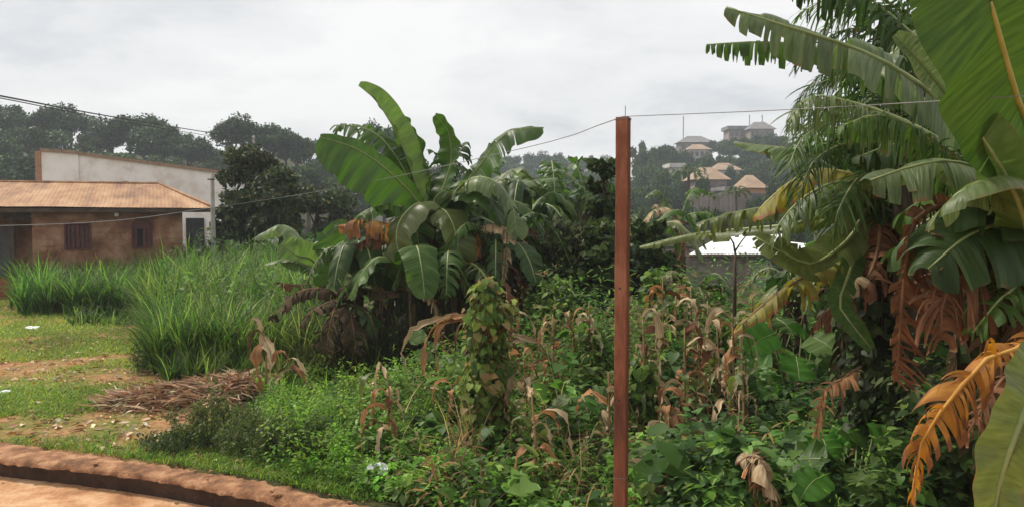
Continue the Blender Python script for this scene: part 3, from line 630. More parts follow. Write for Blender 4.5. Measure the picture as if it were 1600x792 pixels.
def far_house(px0, px1, pyb, pye, pyr, d, wall, roof, label, wins=3, flat=False, masts=(), depth=None):
    """px range, base/eave/ridge rows, distance"""
    x0, x1 = P(px0, 0, d).x, P(px1, 0, d).x; ze = P(0, pye, d).z; zr = P(0, pyr, d + 3).z; zb = min(P(0, pyb, d).z, ze - 2.6) ; W_ = x1 - x0; dp = depth or max(6.0, W_ * 0.6)
    h = empty('hillside_house', ((x0 + x1) / 2, d + dp / 2, zb), label, 'house')
    MB().box((x0, d, zb - 3), (x1, d + dp, ze)).build('wall', wall, h)
    o = W_ * 0.05 + 0.3
    if flat:
        MB().box((x0 - o, d - o, ze + .01), (x1 + o, d + dp + o, zr)).build('roof', roof, h)
    else:
        cx0, cx1 = x0 + W_ * 0.28, x1 - W_ * 0.28; cy = d + dp / 2; zr2 = P(0, pyr, cy).z
        MB().add([(x0 - o, d - o, ze), (x1 + o, d - o, ze), (x1 + o, d + dp + o, ze), (x0 - o, d + dp + o, ze), (cx0, cy, zr2), (cx1, cy, zr2)],
                 [(0, 1, 5, 4), (1, 2, 5), (2, 3, 4, 5), (3, 0, 4), (0, 3, 2, 1)]).build('roof', roof, h)
    hh = ze - zb
    for k in range(wins):
        cx = x0 + W_ * (k + 0.5) / wins; ww = min(0.9, W_ / wins * 0.28)
        f = MB().box((cx - ww - .12, d - 0.10, ze - min(hh, 3) * 0.62 - .12), (cx + ww + .12, d - 0.04, ze - min(hh, 3) * 0.25 + .12)).build('window', M['mauvewall'], h)
        MB().box((cx - ww, d - 0.14, ze - min(hh, 3) * 0.62), (cx + ww, d - 0.11, ze - min(hh, 3) * 0.25)).build('pane', M['dimpane'], f)
    for (mp_, yt) in masts:
        x = P(mp_, 0, d + dp * .5).x; zt_ = P(0, yt, d + dp * .5).z
        MB().tube([(x, d + dp * .5, ze), (x, d + dp * .5, zt_)], 0.13, 5).build('antenna', M['greyroof'], h)
far_house(1066, 1116, 242, 223, 213, 225, M['mauvewall'], M['greyroof'], 'grey hip roofed villa on the far hilltop with a tall thin mast', 5, masts=((1070, 182),))
far_house(1080, 1112, 246, 234, 226, 205, M['palewall'], M['tile'], 'pale house just below the grey villa on the far hill', 4)
far_house(1142, 1174, 222, 203, 199, 232, M['mauvewall'], M['greyroof'], 'flat topped grey block on the far hill crest behind the banana tips', 4, flat=True)
far_house(1176, 1213, 222, 202, 191, 226, M['mauvewall'], M['greyroof'], 'large mauve grey hilltop house carrying two antennas', 5, masts=((1174, 180), (1194, 180)))
far_house(1122, 1160, 276, 266, 255, 150, M['palewall'], M['tile'], 'house with a salmon tiled roof in the middle of the hillside', 3)
far_house(1091, 1140, 312, 281, 262, 105, M['mauvewall'], M['tile'], 'unplastered house with a tan hip roof above the long grey wall', 3)
far_house(1141, 1172, 322, 298, 293, 96, M['palewall'], M['greyroof'], 'pale grey outbuilding right of the long wall', 2, flat=True)
far_house(1174, 1200, 318, 294, 274, 92, M['ochrewall'], M['tile'], 'small ochre house with a salmon roof beside the yellowing banana leaf', 1)
far_house(1052, 1070, 275, 262, 257, 140, M['palewall'], M['palewall'], 'small white roofed house left of the dark palm on the hillside', 1, flat=True)
a, b = P(1080, 300, 88), P(1172, 300, 88)
g = empty('boundary_wall', ((a.x + b.x) / 2, 88, P(0, 325, 88).z), 'long bare block boundary wall below the hillside houses', 'wall')
MB().box((a.x, 88, P(0, 345, 88).z), (b.x, 88.3, P(0, 303, 88).z)).build('wall_panel', M['mauvewall'], g)
for k in range(7):
    x = a.x + (b.x - a.x) * k / 6; MB().box((x - .15, 87.8, P(0, 345, 88).z), (x + .15, 87.99, P(0, 301, 88).z)).build('pier', M['mauvewall'], g)

# ---------------------------------------------------------------- trees
def crown_mesh(name, rx, rz_, nclump, nleaf, lsize, cols, seed, tv=DIA_V, tf=DIA_T, gaps=0.35, low=-0.5, jit=0.2):
    rg = np.random.default_rng(seed); V = Cloud(); cl = []
    for i in range(nclump):
        while True:
            p = rg.uniform(-1, 1, 3)
            if np.linalg.norm(p) < 1 and p[2] > low and np.linalg.norm(p) > 0.25: break
        cl.append((p * np.array([rx, rx, rz_]) * 0.82, rg.uniform(0.17, 0.36) * rx))
    per = nleaf // nclump
    for c, r_ in cl:
        n = per; dd = nrm(rg.normal(0, 1, (n, 3))); rr = r_ * rg.uniform(0.55, 1.12, (n, 1)); pos = c + dd * rr * np.array([1.15, 1.15, 0.7])
        tone = rg.uniform(0.75, 1.3); col = np.array(cols)[rg.integers(0, len(cols), n)] * tone * (1 + rg.normal(0, jit, (n, 1)))
        nd = nrm(dd + np.array([0, 0, 0.5]) + rg.normal(0, 0.5, (n, 3))); yd = nrm(rg.normal(0, 1, (n, 3)) + np.array([0, 0, -0.5]))
        V.add(*scatter(tv, tf, pos, yd, nd, lsize * rg.uniform(0.6, 1.3, n), np.clip(col, 0.003, 1)))
    return V.mesh(name), cl
def trunk_mesh(name, H, r0, cl, top, lean=0.0, seed=0):
    rg = random.Random(seed); m = MB(); s = Vector((0, 0, 0)); e = Vector((lean * H, 0, top))
    m.tube([s, s.lerp(e, 0.35) + Vector((0.04 * H * rg.uniform(-1, 1), 0, 0)), s.lerp(e, 0.7), e], [r0 * 1.2, r0 * 0.85, r0 * 0.6, r0 * 0.35], 8)
    for c, r_ in cl[::2]:
        c = Vector(c) + Vector((0, 0, H)); st = s.lerp(e, rg.uniform(0.5, 0.95)); m.tube([st, st.lerp(c, 0.5) + Vector((0, 0, 0.05 * H)), c], [r0 * 0.35, r0 * 0.22, r0 * 0.08], 5)
    me = bpy.data.meshes.new(name); me.from_pydata(m.v, [], m.f); me.update(); me.materials.append(M['bark']); return me
WOOD = [(0.020,0.046,0.014), (0.030,0.064,0.018), (0.013,0.030,0.010), (0.045,0.086,0.020)]
TINT = [(1.5, 1.35, .9), (.9, .95, 1.1), (1.9, 1.6, .9), (1.0, 1.0, 1.3), (1.15, 1.25, .95)]
kinds = []
for i, (rx, rz_, nc, nl, H) in enumerate([(4.2, 3.4, 18, 5600, 8.5), (5.4, 2.6, 20, 6400, 9.5), (2.8, 4.4, 16, 4600, 8.0), (4.4, 1.9, 13, 3800, 10.0), (4.8, 3.8, 26, 7500, 7.5)]):
    me, cl = crown_mesh('crown', rx, rz_, nc, nl, 0.5, [tuple(q * f for q, f in zip(c_, TINT[i])) for c_ in WOOD], 50 + i, low=-0.6); me.materials.append(M['crown'])
    kinds.append((me, trunk_mesh('trunk', H, 0.35, cl, H * 0.95, 0.03, i), H, rz_))
def far_tree(px, ytop, d, k, s, label, name='forest_tree', group=None, rz=None, cat='tree'):
    me, tr, H, rz_ = kinds[k]; b = P(px, 300, d); ground = hz(b.x, d); top = P(px, ytop, d).z
    total = (H + rz_ * 0.95) * s; z0 = min(ground, top - total) if top - total < ground else top - total
    o = empty(name, (b.x, d, z0), label, cat, group, rz=rz if rz is not None else random.uniform(0, 6.28)); o.scale = (s, s, s)
    c = bpy.data.objects.new('crown', me); COL.objects.link(c); c.parent = o; c.location = (0, 0, H)
    t = bpy.data.objects.new('trunk', tr); COL.objects.link(t); t.parent = o
    if z0 > ground + 0.3:   # lengthen the bole down to the slope instead of floating
        o.scale = (s, s, s * (top - ground) / total); o.location.z = ground
    return o
def place(px, marks):
    t = marks[0][1]
    for p_, w_ in marks:
        if px >= p_: t = w_
    return t
wood = 'trees of the wood behind the houses'
WM = [(-999, 'at the left edge of the picture'), (30, 'just left of the white building'), (80, 'over the high corner of the white building'), (120, 'over the joint in the white wall'), (160, 'above the middle of the white wall'), (215, 'right of the middle of the white wall'),
      (260, 'above the falling end of the white wall'), (305, 'above the low end of the white wall'), (345, 'behind the left side of the mango tree'), (390, 'behind the top of the mango tree'), (440, 'right of the mango tree'), (478, 'between the mango tree and the banana clump'), (520, 'behind the left leaves of the banana clump'), (590, 'behind the tall young banana leaf'), (650, 'behind the right half of the banana clump'), (720, 'behind the long right hand banana leaf')]
KD = ['rounded', 'broad spreading', 'tall narrow', 'thin flat topped', 'dense full']
for (px, yt, d, k, s) in [(-60,170,120,0,1.1),(3,160,118,1,1.0),(38,157,126,2,.95),(-20,190,105,4,1.0),(88,170,122,3,.9),(112,166,128,1,1.0),(62,190,112,4,1.0),(136,200,118,2,.9),(158,212,126,0,.7),
                          (176,192,124,1,.8),(205,178,120,3,1.05),(226,184,126,1,.95),(250,188,118,4,.9),(274,204,124,0,.8),(296,214,118,1,.8),(316,230,122,3,.75),(340,240,116,0,.75),(356,218,120,2,.65),
                          (380,181,112,1,.85),(404,194,116,3,.8),(424,200,112,1,.75),(448,206,118,3,.7),(466,212,114,0,.7),(486,216,120,3,.8),(505,244,110,4,.7),(530,239,122,1,.8),
                          (600,192,125,3,.75),(618,216,122,1,.7),(20,228,92,4,.95),(90,235,95,0,.9),(430,250,95,4,.8),(480,255,90,0,.8),(560,262,100,4,.9),(640,250,120,1,.9),(690,252,128,0,.8),(735,256,150,4,.9),(180,228,104,4,.9),(260,238,104,0,.9)]:
    far_tree(px, yt, d, k, s, '%s dark tree, %s, %s' % (KD[k], 'back row' if d > 114 else 'front row', place(px, WM)), group=wood)
hillc = 'trees on the far misty ridge'
HM = [(-999, 'behind the right tip of the banana clump'), (812, 'left of the middle of the gap'), (850, 'in the middle of the gap'), (888, 'beside the slender tree'), (925, 'just left of the red post')]
for (px, yt, d, k, s) in [(770,248,240,1,1.2),(795,240,260,0,1.2),(818,248,250,4,1.2),(842,240,270,3,1.3),(858,238,255,1,1.2),(880,252,250,0,1.1),(905,243,262,4,1.2),(930,236,240,2,1.2),(955,244,250,1,1.1),(780,264,190,4,1.1),(830,266,185,0,1.2),(872,268,180,1,1.1),(915,264,185,4,1.2),(960,264,180,0,1.2),(805,290,130,4,1.0),(850,292,125,0,1.0),(898,294,120,4,1.0)]:
    far_tree(px, yt, d, k, s, '%s tree on %s ridge, %s' % (KD[k], 'pale distant' if d > 200 else 'nearer blue' if d > 150 else 'lowest green', place(px, HM)), group=hillc)
hillr = 'trees on the hillside among the far houses'
RM = [(-999, 'right beside the red post'), (1024, 'left of the hilltop villa'), (1055, 'below the villa with the tall mast'), (1095, 'right of the villa with the tall mast'), (1135, 'below the flat topped grey block'), (1172, 'below the two antennas'), (1205, 'at the edge of the banana leaves'), (1260, 'deep behind the right hand banana leaves')]
for (px, yt, d, k, s) in [(998,212,170,2,.95),(1012,228,165,0,.7),(1030,222,175,4,.7),(1046,226,190,0,.8),(1058,238,180,1,.7),(1020,250,140,4,.9),(1046,262,130,0,.8),(1074,250,165,4,.6),(1098,244,160,0,.6),(1124,226,215,1,.7),(1140,222,200,4,.6),(1156,220,190,0,.7),(1176,221,180,4,.7),(1196,217,190,1,.8),(1214,214,190,4,.8),(1190,248,150,0,.8),(1214,246,150,4,.9),(1240,232,170,0,1.0),(1275,232,180,4,1.0),(1132,240,172,4,.6),(1160,242,160,4,.6),
                          (1116,250,170,0,.5),(1074,238,200,0,.35),(1106,240,200,4,.35),(1096,272,100,0,.3),(1122,290,98,4,.3),(1158,272,140,0,.35),(1142,262,146,1,.35),(1180,296,88,4,.28),(1210,280,86,0,.4),(1000,280,110,4,.8),(1028,286,105,0,.6),(1060,288,112,1,.5),(1150,286,110,0,.35),(1167,282,118,4,.35),(1215,290,90,4,.6),(1000,320,70,0,.5),(1040,318,66,4,.5),(1085,326,70,1,.4),(1118,322,66,0,.38),(1160,324,70,4,.4),(1220,320,62,4,.55),(1320,250,120,0,1.0),(1400,250,110,4,1.0),(1490,250,110,1,1.1),(1580,250,115,0,1.1),(870,315,60,4,.5),(920,315,55,0,.5),(780,318,60,4,.55),(820,330,52,0,.45)]:
    far_tree(px, yt - (7 if yt < 235 and 1050 < px < 1230 else 3), d, k, s, '%s tree on hillside %s, %s' % (KD[k], 'crest' if yt < 232 else 'upper slope' if yt < 275 else 'foot', 'behind the dark bushes left of the post' if px < 950 else place(px, RM)), group=hillr)
# mango tree
MANGO = [(0.034,0.060,0.014), (0.045,0.070,0.018), (0.020,0.034,0.011), (0.075,0.070,0.020), (0.028,0.050,0.016)]
def near_tree(px, ytop, d, rx, rz_, nclump, nleaf, ls, cols, label, name, seed, tv=LEAF4_V, tf=LEAF4_T, H=None, low=-0.95, r0=0.13):
    b = P(px, 300, d); g_ = hz(b.x, d); top = P(px, ytop, d).z; H = top - g_ - rz_ * 0.93
    o = empty(name, (b.x, d, g_), label, 'tree' if 'tree' in name else 'shrub')
    me, cl = crown_mesh('crown', rx, rz_, nclump, nleaf, ls, cols, seed, tv, tf, low=low); me.materials.append(M['crown'])
    c = bpy.data.objects.new('crown', me); COL.objects.link(c); c.parent = o; c.location = (0, 0, H)
    t = bpy.data.objects.new('trunk', trunk_mesh('trunk', H, r0, cl, H + rz_ * 0.5, 0.0, seed)); COL.objects.link(t); t.parent = o
    return o
near_tree(392, 206, 31, 1.45, 2.6, 48, 15000, 0.22, MANGO, 'dense dark mango tree just right of the slim utility pole', 'mango_tree', 3)
near_tree(440, 262, 29, 1.3, 1.7, 26, 8000, 0.2, MANGO, 'lower dark leafy tree between the mango tree and the banana clump', 'broadleaf_tree', 4)
near_tree(495, 275, 33, 1.8, 2.2, 26, 8000, 0.22, MANGO, 'dark bushy tree behind the large pale banana leaf', 'broadleaf_tree', 41)
near_tree(348, 330, 28, 0.5, 0.8, 10, 1800, 0.13, MANGO, 'small leafy shrub growing against the foot of the utility pole', 'shrub', 42)
DK = [(0.022,0.042,0.012), (0.035,0.062,0.015), (0.060,0.085,0.020)]
PALE = [(0.06,0.085,0.030), (0.10,0.125,0.045), (0.03,0.045,0.018), (0.16,0.17,0.08)]
near_tree(944, 208, 14, 0.30, 1.25, 18, 1700, 0.13, DK, 'slender dark leafy tree rising directly left of the red post', 'slender_tree', 5, HEART_V, HEART_T, r0=0.05)
near_tree(935, 330, 13.5, 0.65, 1.1, 26, 4500, 0.12, DK, 'vine smothered shrub at the foot of the slender tree', 'shrub', 6, HEART_V, HEART_T, r0=0.05)
near_tree(880, 335, 13.5, 0.62, 0.95, 24, 3200, 0.12, PALE, 'pale leafed shrub hung with seed heads left of the slender tree', 'shrub', 7, r0=0.04)
near_tree(835, 375, 14, 0.7, 0.9, 22, 3500, 0.12, DK, 'low dark shrub between the banana clump and the pale shrub', 'shrub', 8, HEART_V, HEART_T, r0=0.04)
near_tree(1012, 330, 15, 0.55, 1.2, 22, 3600, 0.12, DK + [(0.06,0.10,0.02)], 'dark vine covered tree directly right of the red post', 'slender_tree', 9, HEART_V, HEART_T, r0=0.05)
near_tree(905, 262, 20, 0.9, 1.6, 22, 4000, 0.16, DK, 'dark bush tree behind the drooping grey banana leaf left of the post', 'broadleaf_tree', 10)
near_tree(1028, 352, 24, 0.6, 1.2, 22, 3600, 0.15, DK, 'round dark shrub in front of the hillside houses', 'shrub', 101)
near_tree(1455, 290, 15, 1.4, 2.0, 34, 9000, 0.16, DK, 'dark tree filling the gap behind the right hand banana leaves', 'broadleaf_tree', 102, HEART_V, HEART_T)
near_tree(1500, 250, 12, 2.0, 2.1, 34, 9000, 0.16, DK, 'dark leafy tree deep behind the big banana at the right edge', 'broadleaf_tree', 103, HEART_V, HEART_T)
near_tree(700, 345, 16.5, 1.7, 1.3, 30, 8000, 0.15, DK, 'dark thicket shrub behind the central banana clump', 'shrub', 104, HEART_V, HEART_T)
near_tree(790, 335, 17, 1.0, 1.2, 22, 4500, 0.15, DK, 'dark thicket shrub behind the right side of the banana clump', 'shrub', 105)
# small oil palms on the hillside
def palm(px, ytop, d, r_, nf, label, mat='dark'):
    b = P(px, ytop, d); g_ = hz(b.x, d); o = empty('palm_tree', (b.x, d, g_), label, 'palm')
    MB().tube([(b.x, d, g_), (b.x + .1, d, (g_ + b.z) / 2), (b.x, d, b.z)], [.28 * r_/2.2, .2 * r_/2.2, .16 * r_/2.2], 7).build('trunk', M['bark'], o, smooth=True)
    for k in range(nf):
        a = 6.283 * k / nf + random.uniform(-.2, .2); e = random.uniform(0.1, 1.0); dx, dy = math.cos(a), math.sin(a); c = Vector((b.x, d, b.z))
        pts = [c, c + Vector((dx * r_ * .45, dy * r_ * .45, r_ * .42 * e)), c + Vector((dx * r_ * .85, dy * r_ * .85, r_ * (.35 * e - .15))), c + Vector((dx * r_ * 1.05, dy * r_ * 1.05, -r_ * (.45 - .3 * e)))]
        blade('frond', pts, r_ * .22, M[mat], M['rib_green'], o, tears=1.0, hang=0.5, K=22, Lt=3, gap=0.6, rib=0.03 * r_/2.2, seed=int(px) + k, slant=0.7)
palm(1076, 268, 80, 1.9, 11, 'small dark palm standing in front of the tan roofed house')
palm(1150, 300, 62, 1.2, 10, 'short palm in front of the long boundary wall')

# ---------------------------------------------------------------- banana plants
UP = (0, 0, 1); FACE = (0, -1, 0.25)
def plant(name, px, d, crown, label, cat='banana plant', stem_r=0.11, group=None, smat='stem', basez=None):
    """returns (root, crown point). Pseudostem of overlapping sheaths from the ground to the crown pixel"""
    c = P(*crown); bx = P(px, 500, d); g_ = hz(bx.x, d) if basez is None else basez
    o = empty(name, (bx.x, d, g_), label, cat, group)
    b = Vector((bx.x, d, g_ - 0.1)); pts, _ = spline([b, b.lerp(c, 0.5) + Vector((0.03, 0, 0)), c], 12)
    MB().tube(list(pts), [stem_r * (1.15 - 0.6 * i / 11) for i in range(12)], 12).build('pseudostem', M[smat], o, smooth=True)
    for k in range(4):   # loose sheath edges wrapped round the stem
        a = 6.283 * k / 4 + 0.7; off = Vector((math.cos(a), math.sin(a), 0)) * stem_r * 1.02
        ps = [Vector(pts[1 + k]) + off, Vector(pts[5 + k // 2]) + off * 0.9, Vector(pts[9]) + off * 0.85 + Vector((0, 0, 0.05 * k)), Vector(pts[11]) + off * 1.6 + Vector((0, 0, 0.12))]
        ribbon('sheath', ps, stem_r * 0.6, M['umber'], o, up=tuple(off.normalized()), seed=k)
    return o, c
SEED = [0]
def lf(root, c, pts, W, kind, up=UP, tears=0.3, hang=0.3, fold=0.15, pet=0.1, rib='rib_green', label=None, K=46, **kw):
    SEED[0] += 1
    if kind in ('brown', 'orange', 'straw', 'umber'): kw.setdefault('chaos', .45); kw['gap'] = .2; tears *= .85; K = int(K * 1.35); W *= 1.15
    elif kind == 'yellow': kw.setdefault('chaos', .4)
    wp = [c] + [Vector(p) if isinstance(p, Vector) else P(*p) for p in pts]
    return blade('leaf', wp, W, M[kind], M[rib], root, up=up, tears=tears, hang=hang, fold=fold, pet=pet, K=K, seed=SEED[0], label=label, **kw)

# --- central clump (about 13 m away)
r1, c1 = plant('banana_plant', 668, 13.0, (672, 340, 13.0), 'tallest banana plant in the centre, one young leaf pointing straight up', stem_r=0.13)
lf(r1, c1, [(652,290,13),(628,225,13),(606,185,12.95),(585,155,12.9),(560,134,12.85)], 0.24, 'lime', up=(0.9,-0.6,0.2), tears=0.03, hang=0.05, fold=0.75, label='tall light green leaf with a bent tip')
lf(r1, c1, [(662,280,13.3),(655,235,13.35),(640,205,13.4),(622,180,13.4)], 0.30, 'green', up=(-0.75,-0.7,0.1), tears=0.05, hang=0.1, fold=0.45)
lf(r1, c1, [(640,300,12.8),(600,262,12.5),(555,232,12.3),(500,214,12.2)], 0.56, 'fresh', up=(0.35,-1,0.3), tears=0.02, hang=0.22, fold=0.05, wr=0.25, K=60, label='broad bright green leaf hanging to the left')
lf(r1, c1, [(648,300,13.2),(625,255,13.3),(595,215,13.4),(560,198,13.5),(522,196,13.6)], 0.52, 'green', up=(0.2,-0.6,0.8), tears=0.62, hang=0.75, fold=-0.1, gap=0.45)
lf(r1, c1, [(684,300,13.4),(700,262,13.5),(716,240,13.6),(730,222,13.7)], 0.40, 'dark', up=(-0.3,-0.8,0.6), tears=0.6, hang=0.75)
lf(r1, c1, [(706,305,13),(745,265,12.9),(775,225,12.8),(800,204,12.7),(848,200,12.6)], 0.36, 'fresh', up=(-0.3,-0.6,0.75), tears=0.13, hang=0.6, fold=0.1, wl=0.55)
for pts, W_, kd, te, hg in [([(690,300,13.2),(705,250,13.3),(700,205,13.3),(680,180,13.3)],.26,'fresh',.05,.2), ([(655,310,13.2),(640,270,13.5),(612,245,13.7),(580,240,13.8)],.3,'green',.3,.7), ([(695,320,12.8),(735,300,12.5),(765,310,12.3),(785,350,12.2)],.32,'fresh',.1,.7),
                            ([(660,320,12.6),(650,345,12.2),(655,390,12.1)],.3,'green',.2,.6), ([(650,330,12.8),(600,320,12.5),(560,340,12.3),(540,380,12.2)],.3,'green',.4,.8), ([(680,325,12.6),(700,335,12.2),(715,380,12.0),(712,430,12.0)],.3,'olive',.1,.5)]:
    lf(r1, c1, pts, W_, kd, tears=te, hang=hg)
lf(r1, c1, [(700,310,12.7),(740,278,12.4),(775,285,12.2),(800,320,12.1),(808,370,12)], 0.34, 'grey', tears=0.25, hang=0.75, fold=0.0)
lf(r1, c1, [(660,318,12.6),(640,326,12.2),(622,352,11.9),(622,390,11.8),(650,440,11.8)], 0.36, 'olive', up=(-0.5,-0.3,0.8), tears=0.12, hang=0.45, fold=-0.1, label='drooping olive leaf in front of the stem')
lf(r1, c1, [(652,338,12.7),(615,350,12.4),(575,346,12.3),(528,352,12.2)], 0.36, 'orange', tears=0.75, hang=0.95, rib='rib_brown', label='dying orange leaf hanging left')
lf(r1, c1, [(640,360,12.6),(590,372,12.4),(548,384,12.3)], 0.30, 'brown', tears=0.8, hang=1.0, rib='rib_brown', label='dead brown leaf under the orange one')
r2, c2 = plant('banana_plant', 742, 13.6, (738, 345, 13.6), 'banana plant on the right side of the central clump with shredded dark leaves', stem_r=0.12)
for pts, W_, kd, te, hg in [([(735,290,13.7),(710,255,13.8),(672,235,13.9)],.36,'dark',.5,.7), ([(760,300,13.8),(790,280,14),(835,300,14.1)],.34,'grey',.4,.9), ([(770,320,13.4),(815,318,13.2),(850,360,13.1)],.34,'green',.35,.9),
                            ([(720,310,13.3),(690,300,13),(660,340,12.9)],.34,'green',.35,.9), ([(750,340,13.2),(780,360,12.9),(790,420,12.8)],.34,'dark',.4,.6), ([(724,345,13.2),(706,370,12.9),(704,430,12.8)],.36,'green',.3,.6),
                            ([(745,310,14),(758,270,14.3),(790,248,14.5)],.32,'green',.5,.7), ([(770,305,14),(820,285,14.4),(870,278,14.6)],.25,'grey',.2,.5)]:
    lf(r2, c2, pts, W_, kd, tears=te, hang=hg)
lf(r2, c2, [(735,360,12.9),(760,352,12.4),(790,356,12.2),(790,400,12.1),(786,445,12.1)], 0.16, 'straw', tears=0.5, hang=1.0, rib='rib_brown', label='bleached dry leaf bent down')
lf(r2, c2, [(730,365,12.9),(744,362,12.5),(738,392,12.3),(730,420,12.3)], 0.22, 'orange', tears=0.6, hang=1.0, rib='rib_brown')
# shaggy skirts of dead leaves under both crowns
for rt, cc, x0 in ((r1, c1, 655), (r2, c2, 745)):
    for k in range(9):
        a = 6.283 * k / 9; ox, oy = math.cos(a), math.sin(a); s_ = random.uniform(0.5, 0.95); zt_ = cc.z - random.uniform(0.1, 0.9)
        p0 = Vector((cc.x, cc.y, zt_)); dn = random.uniform(0.9, 1.6)
        pts = [p0, p0 + Vector((ox * .3 * s_, oy * .3 * s_, .08)), p0 + Vector((ox * .55 * s_, oy * .55 * s_, -.35 * dn)), p0 + Vector((ox * .6 * s_, oy * .6 * s_, -dn))]
        SEED[0] += 1; blade('dead_leaf', pts, 0.26, M['umber' if k % 2 else 'dark'], M['rib_brown'], rt, up=(ox, oy, 0.4), tears=0.7, hang=0.9, K=20, Lt=3, seed=SEED[0], rib=0.012)
r3, c3 = plant('banana_plant', 590, 13.4, (588, 415, 13.4), 'short banana sucker at the left foot of the central clump', stem_r=0.07)
for pts, W_, kd, te, hg in [([(575,390,13.3),(545,375,13.2),(510,395,13.1)],.24,'green',.2,.6), ([(592,385,13.4),(600,355,13.5),(615,340,13.5)],.22,'dark',.1,.3), ([(570,410,13.1),(535,415,12.8),(510,450,12.7)],.24,'dark',.3,.8), ([(605,405,13),(630,400,12.8),(655,440,12.6)],.24,'dark',.3,.8), ([(580,425,12.9),(560,440,12.7),(545,490,12.6)],.22,'dark',.3,.5)]:
    lf(r3, c3, pts, W_, kd, tears=te, hang=hg, K=30)
r4, c4 = plant('banana_plant', 505, 15.5, (502, 425, 15.5), 'young banana plant with lime leaves at the edge of the tall grass', stem_r=0.07)
for pts, W_, kd, te, hg, upv in [([(470,375,15.6),(440,352,15.7),(398,372,15.8)],.30,'grey',.15,.7,UP), ([(520,395,15.2),(515,375,15.1),(505,362,15.1)],.34,'fresh',.03,.2,FACE), ([(485,405,15.2),(462,398,15),(440,380,15)],.28,'lime',.05,.3,FACE),
                                 ([(480,415,15.1),(450,405,14.9),(415,412,14.8)],.16,'grey',.1,.5,UP), ([(525,400,15.3),(545,385,15.2),(560,400,15.1)],.26,'green',.15,.6,UP), ([(500,440,15),(470,445,14.8),(430,440,14.7)],.2,'brown',.6,.9,UP), ([(510,395,15.8),(530,365,15.9),(548,352,16)],.26,'fresh',.03,.2,FACE)]:
    lf(r4, c4, pts, W_, kd, up=upv, tears=te, hang=hg, K=30)
r5, c5 = plant('banana_plant', 535, 12.2, (535, 470, 12.2), 'collapsed dark banana plant with brown fronds sagging over the grass', stem_r=0.08)
for pts, W_, kd, te, hg in [([(510,452,12),(470,455,11.9),(440,480,11.8),(425,500,11.8)],.2,'umber',.5,.9), ([(540,450,12),(580,452,11.9),(625,458,11.8)],.16,'umber',.5,.9), ([(520,470,11.8),(490,485,11.6),(468,510,11.5)],.18,'umber',.6,.9), ([(545,475,11.8),(575,490,11.5),(590,530,11.4)],.2,'dark',.6,.8), ([(525,478,11.7),(515,510,11.5),(510,550,11.4)],.22,'umber',.6,.6),([(545,478,11.7),(552,510,11.5),(556,550,11.4)],.22,'umber',.6,.6)]:
    lf(r5, c5, pts, W_, kd, tears=te, hang=hg, K=28, rib='rib_brown')
# --- bananas between clump and post, further off
r6, c6 = plant('banana_plant', 900, 18, (912, 300, 18), 'banana plant with one long drooping grey leaf, left of the slender tree', stem_r=0.12)
for pts, W_, kd, te, hg in [([(895,278,18),(875,266,18),(850,262,18)],.22,'grey',.2,.8), ([(905,270,18.2),(895,250,18.3),(888,243,18.3)],.22,'green',.4,.6), ([(920,280,17.9),(915,320,17.6),(905,350,17.5)],.28,'grey',.6,.5), ([(890,300,17.7),(870,320,17.5),(862,350,17.5)],.32,'fresh',.05,.3), ([(925,290,18),(950,285,18),(975,310,18)],.3,'green',.4,.8)]:
    lf(r6, c6, pts, W_, kd, tears=te, hang=hg, K=30)
r7, c7 = plant('banana_plant', 1055, 19, (1062, 345, 19), 'banana plant with arching pale fronds right of the red post', stem_r=0.12)
for pts, W_, kd, te, hg in [([(1045,320,19),(1028,298,19),(1008,308,19)],.2,'grey',.8,.8), ([(1040,325,18.6),(1015,335,18.4),(1000,360,18.3)],.22,'straw',.6,.9), ([(1075,310,19),(1090,295,19.2),(1120,310,19.3)],.28,'green',.7,.8), ([(1050,345,18.4),(1025,350,18),(1010,385,17.9)],.26,'straw',.5,.8), ([(1080,335,18.6),(1110,335,18.4),(1130,365,18.3)],.26,'green',.7,.9), ([(1060,355,18.4),(1065,380,18.2),(1060,410,18.1)],.22,'brown',.6,.6)]:
    lf(r7, c7, pts, W_, kd, tears=te, hang=hg, K=30)

# --- right: plant with its crown in view (about 6.5 m)
r8, c8 = plant('banana_plant', 1372, 6.6, (1368, 318, 6.6), 'banana plant with frayed leaves fanning left over the zinc roof', stem_r=0.12)
lf(r8, c8, [(1340,292,6.7),(1300,262,6.9),(1250,236,7.1),(1190,228,7.3),(1148,222,7.4)], 0.22, 'grey', tears=0.12, hang=0.35, fold=-0.1)
lf(r8, c8, [(1345,280,6.4),(1310,268,6.5),(1265,268,6.6),(1215,300,6.7),(1180,335,6.7)], 0.25, 'yellow', tears=0.25, hang=0.8, fold=0.0, rib='rib_yellow', label='yellowing leaf')
lf(r8, c8, [(1345,295,6.2),(1310,285,6.1),(1262,305,6.1),(1225,340,6.1),(1203,378,6.1)], 0.30, 'grey', tears=0.9, hang=1.05, gap=0.5, fold=-0.1)
lf(r8, c8, [(1345,310,6.8),(1290,312,7),(1210,322,7.2),(1150,332,7.3),(1088,350,7.4)], 0.26, 'olive', tears=0.8, hang=1.1, gap=0.4)
lf(r8, c8, [(1320,328,7),(1240,350,7.6),(1160,358,8),(1080,366,8.3),(1000,385,8.5)], 0.14, 'olive', tears=0.4, hang=0.8)
lf(r8, c8, [(1350,335,6.3),(1325,375,6.2),(1270,412,6.1),(1225,395,6.1),(1180,370,6.2)], 0.15, 'olive', up=(0,-0.7,0.7), tears=0.06, hang=0.2, fold=0.1, label='broad olive leaf lying across the zinc roof')
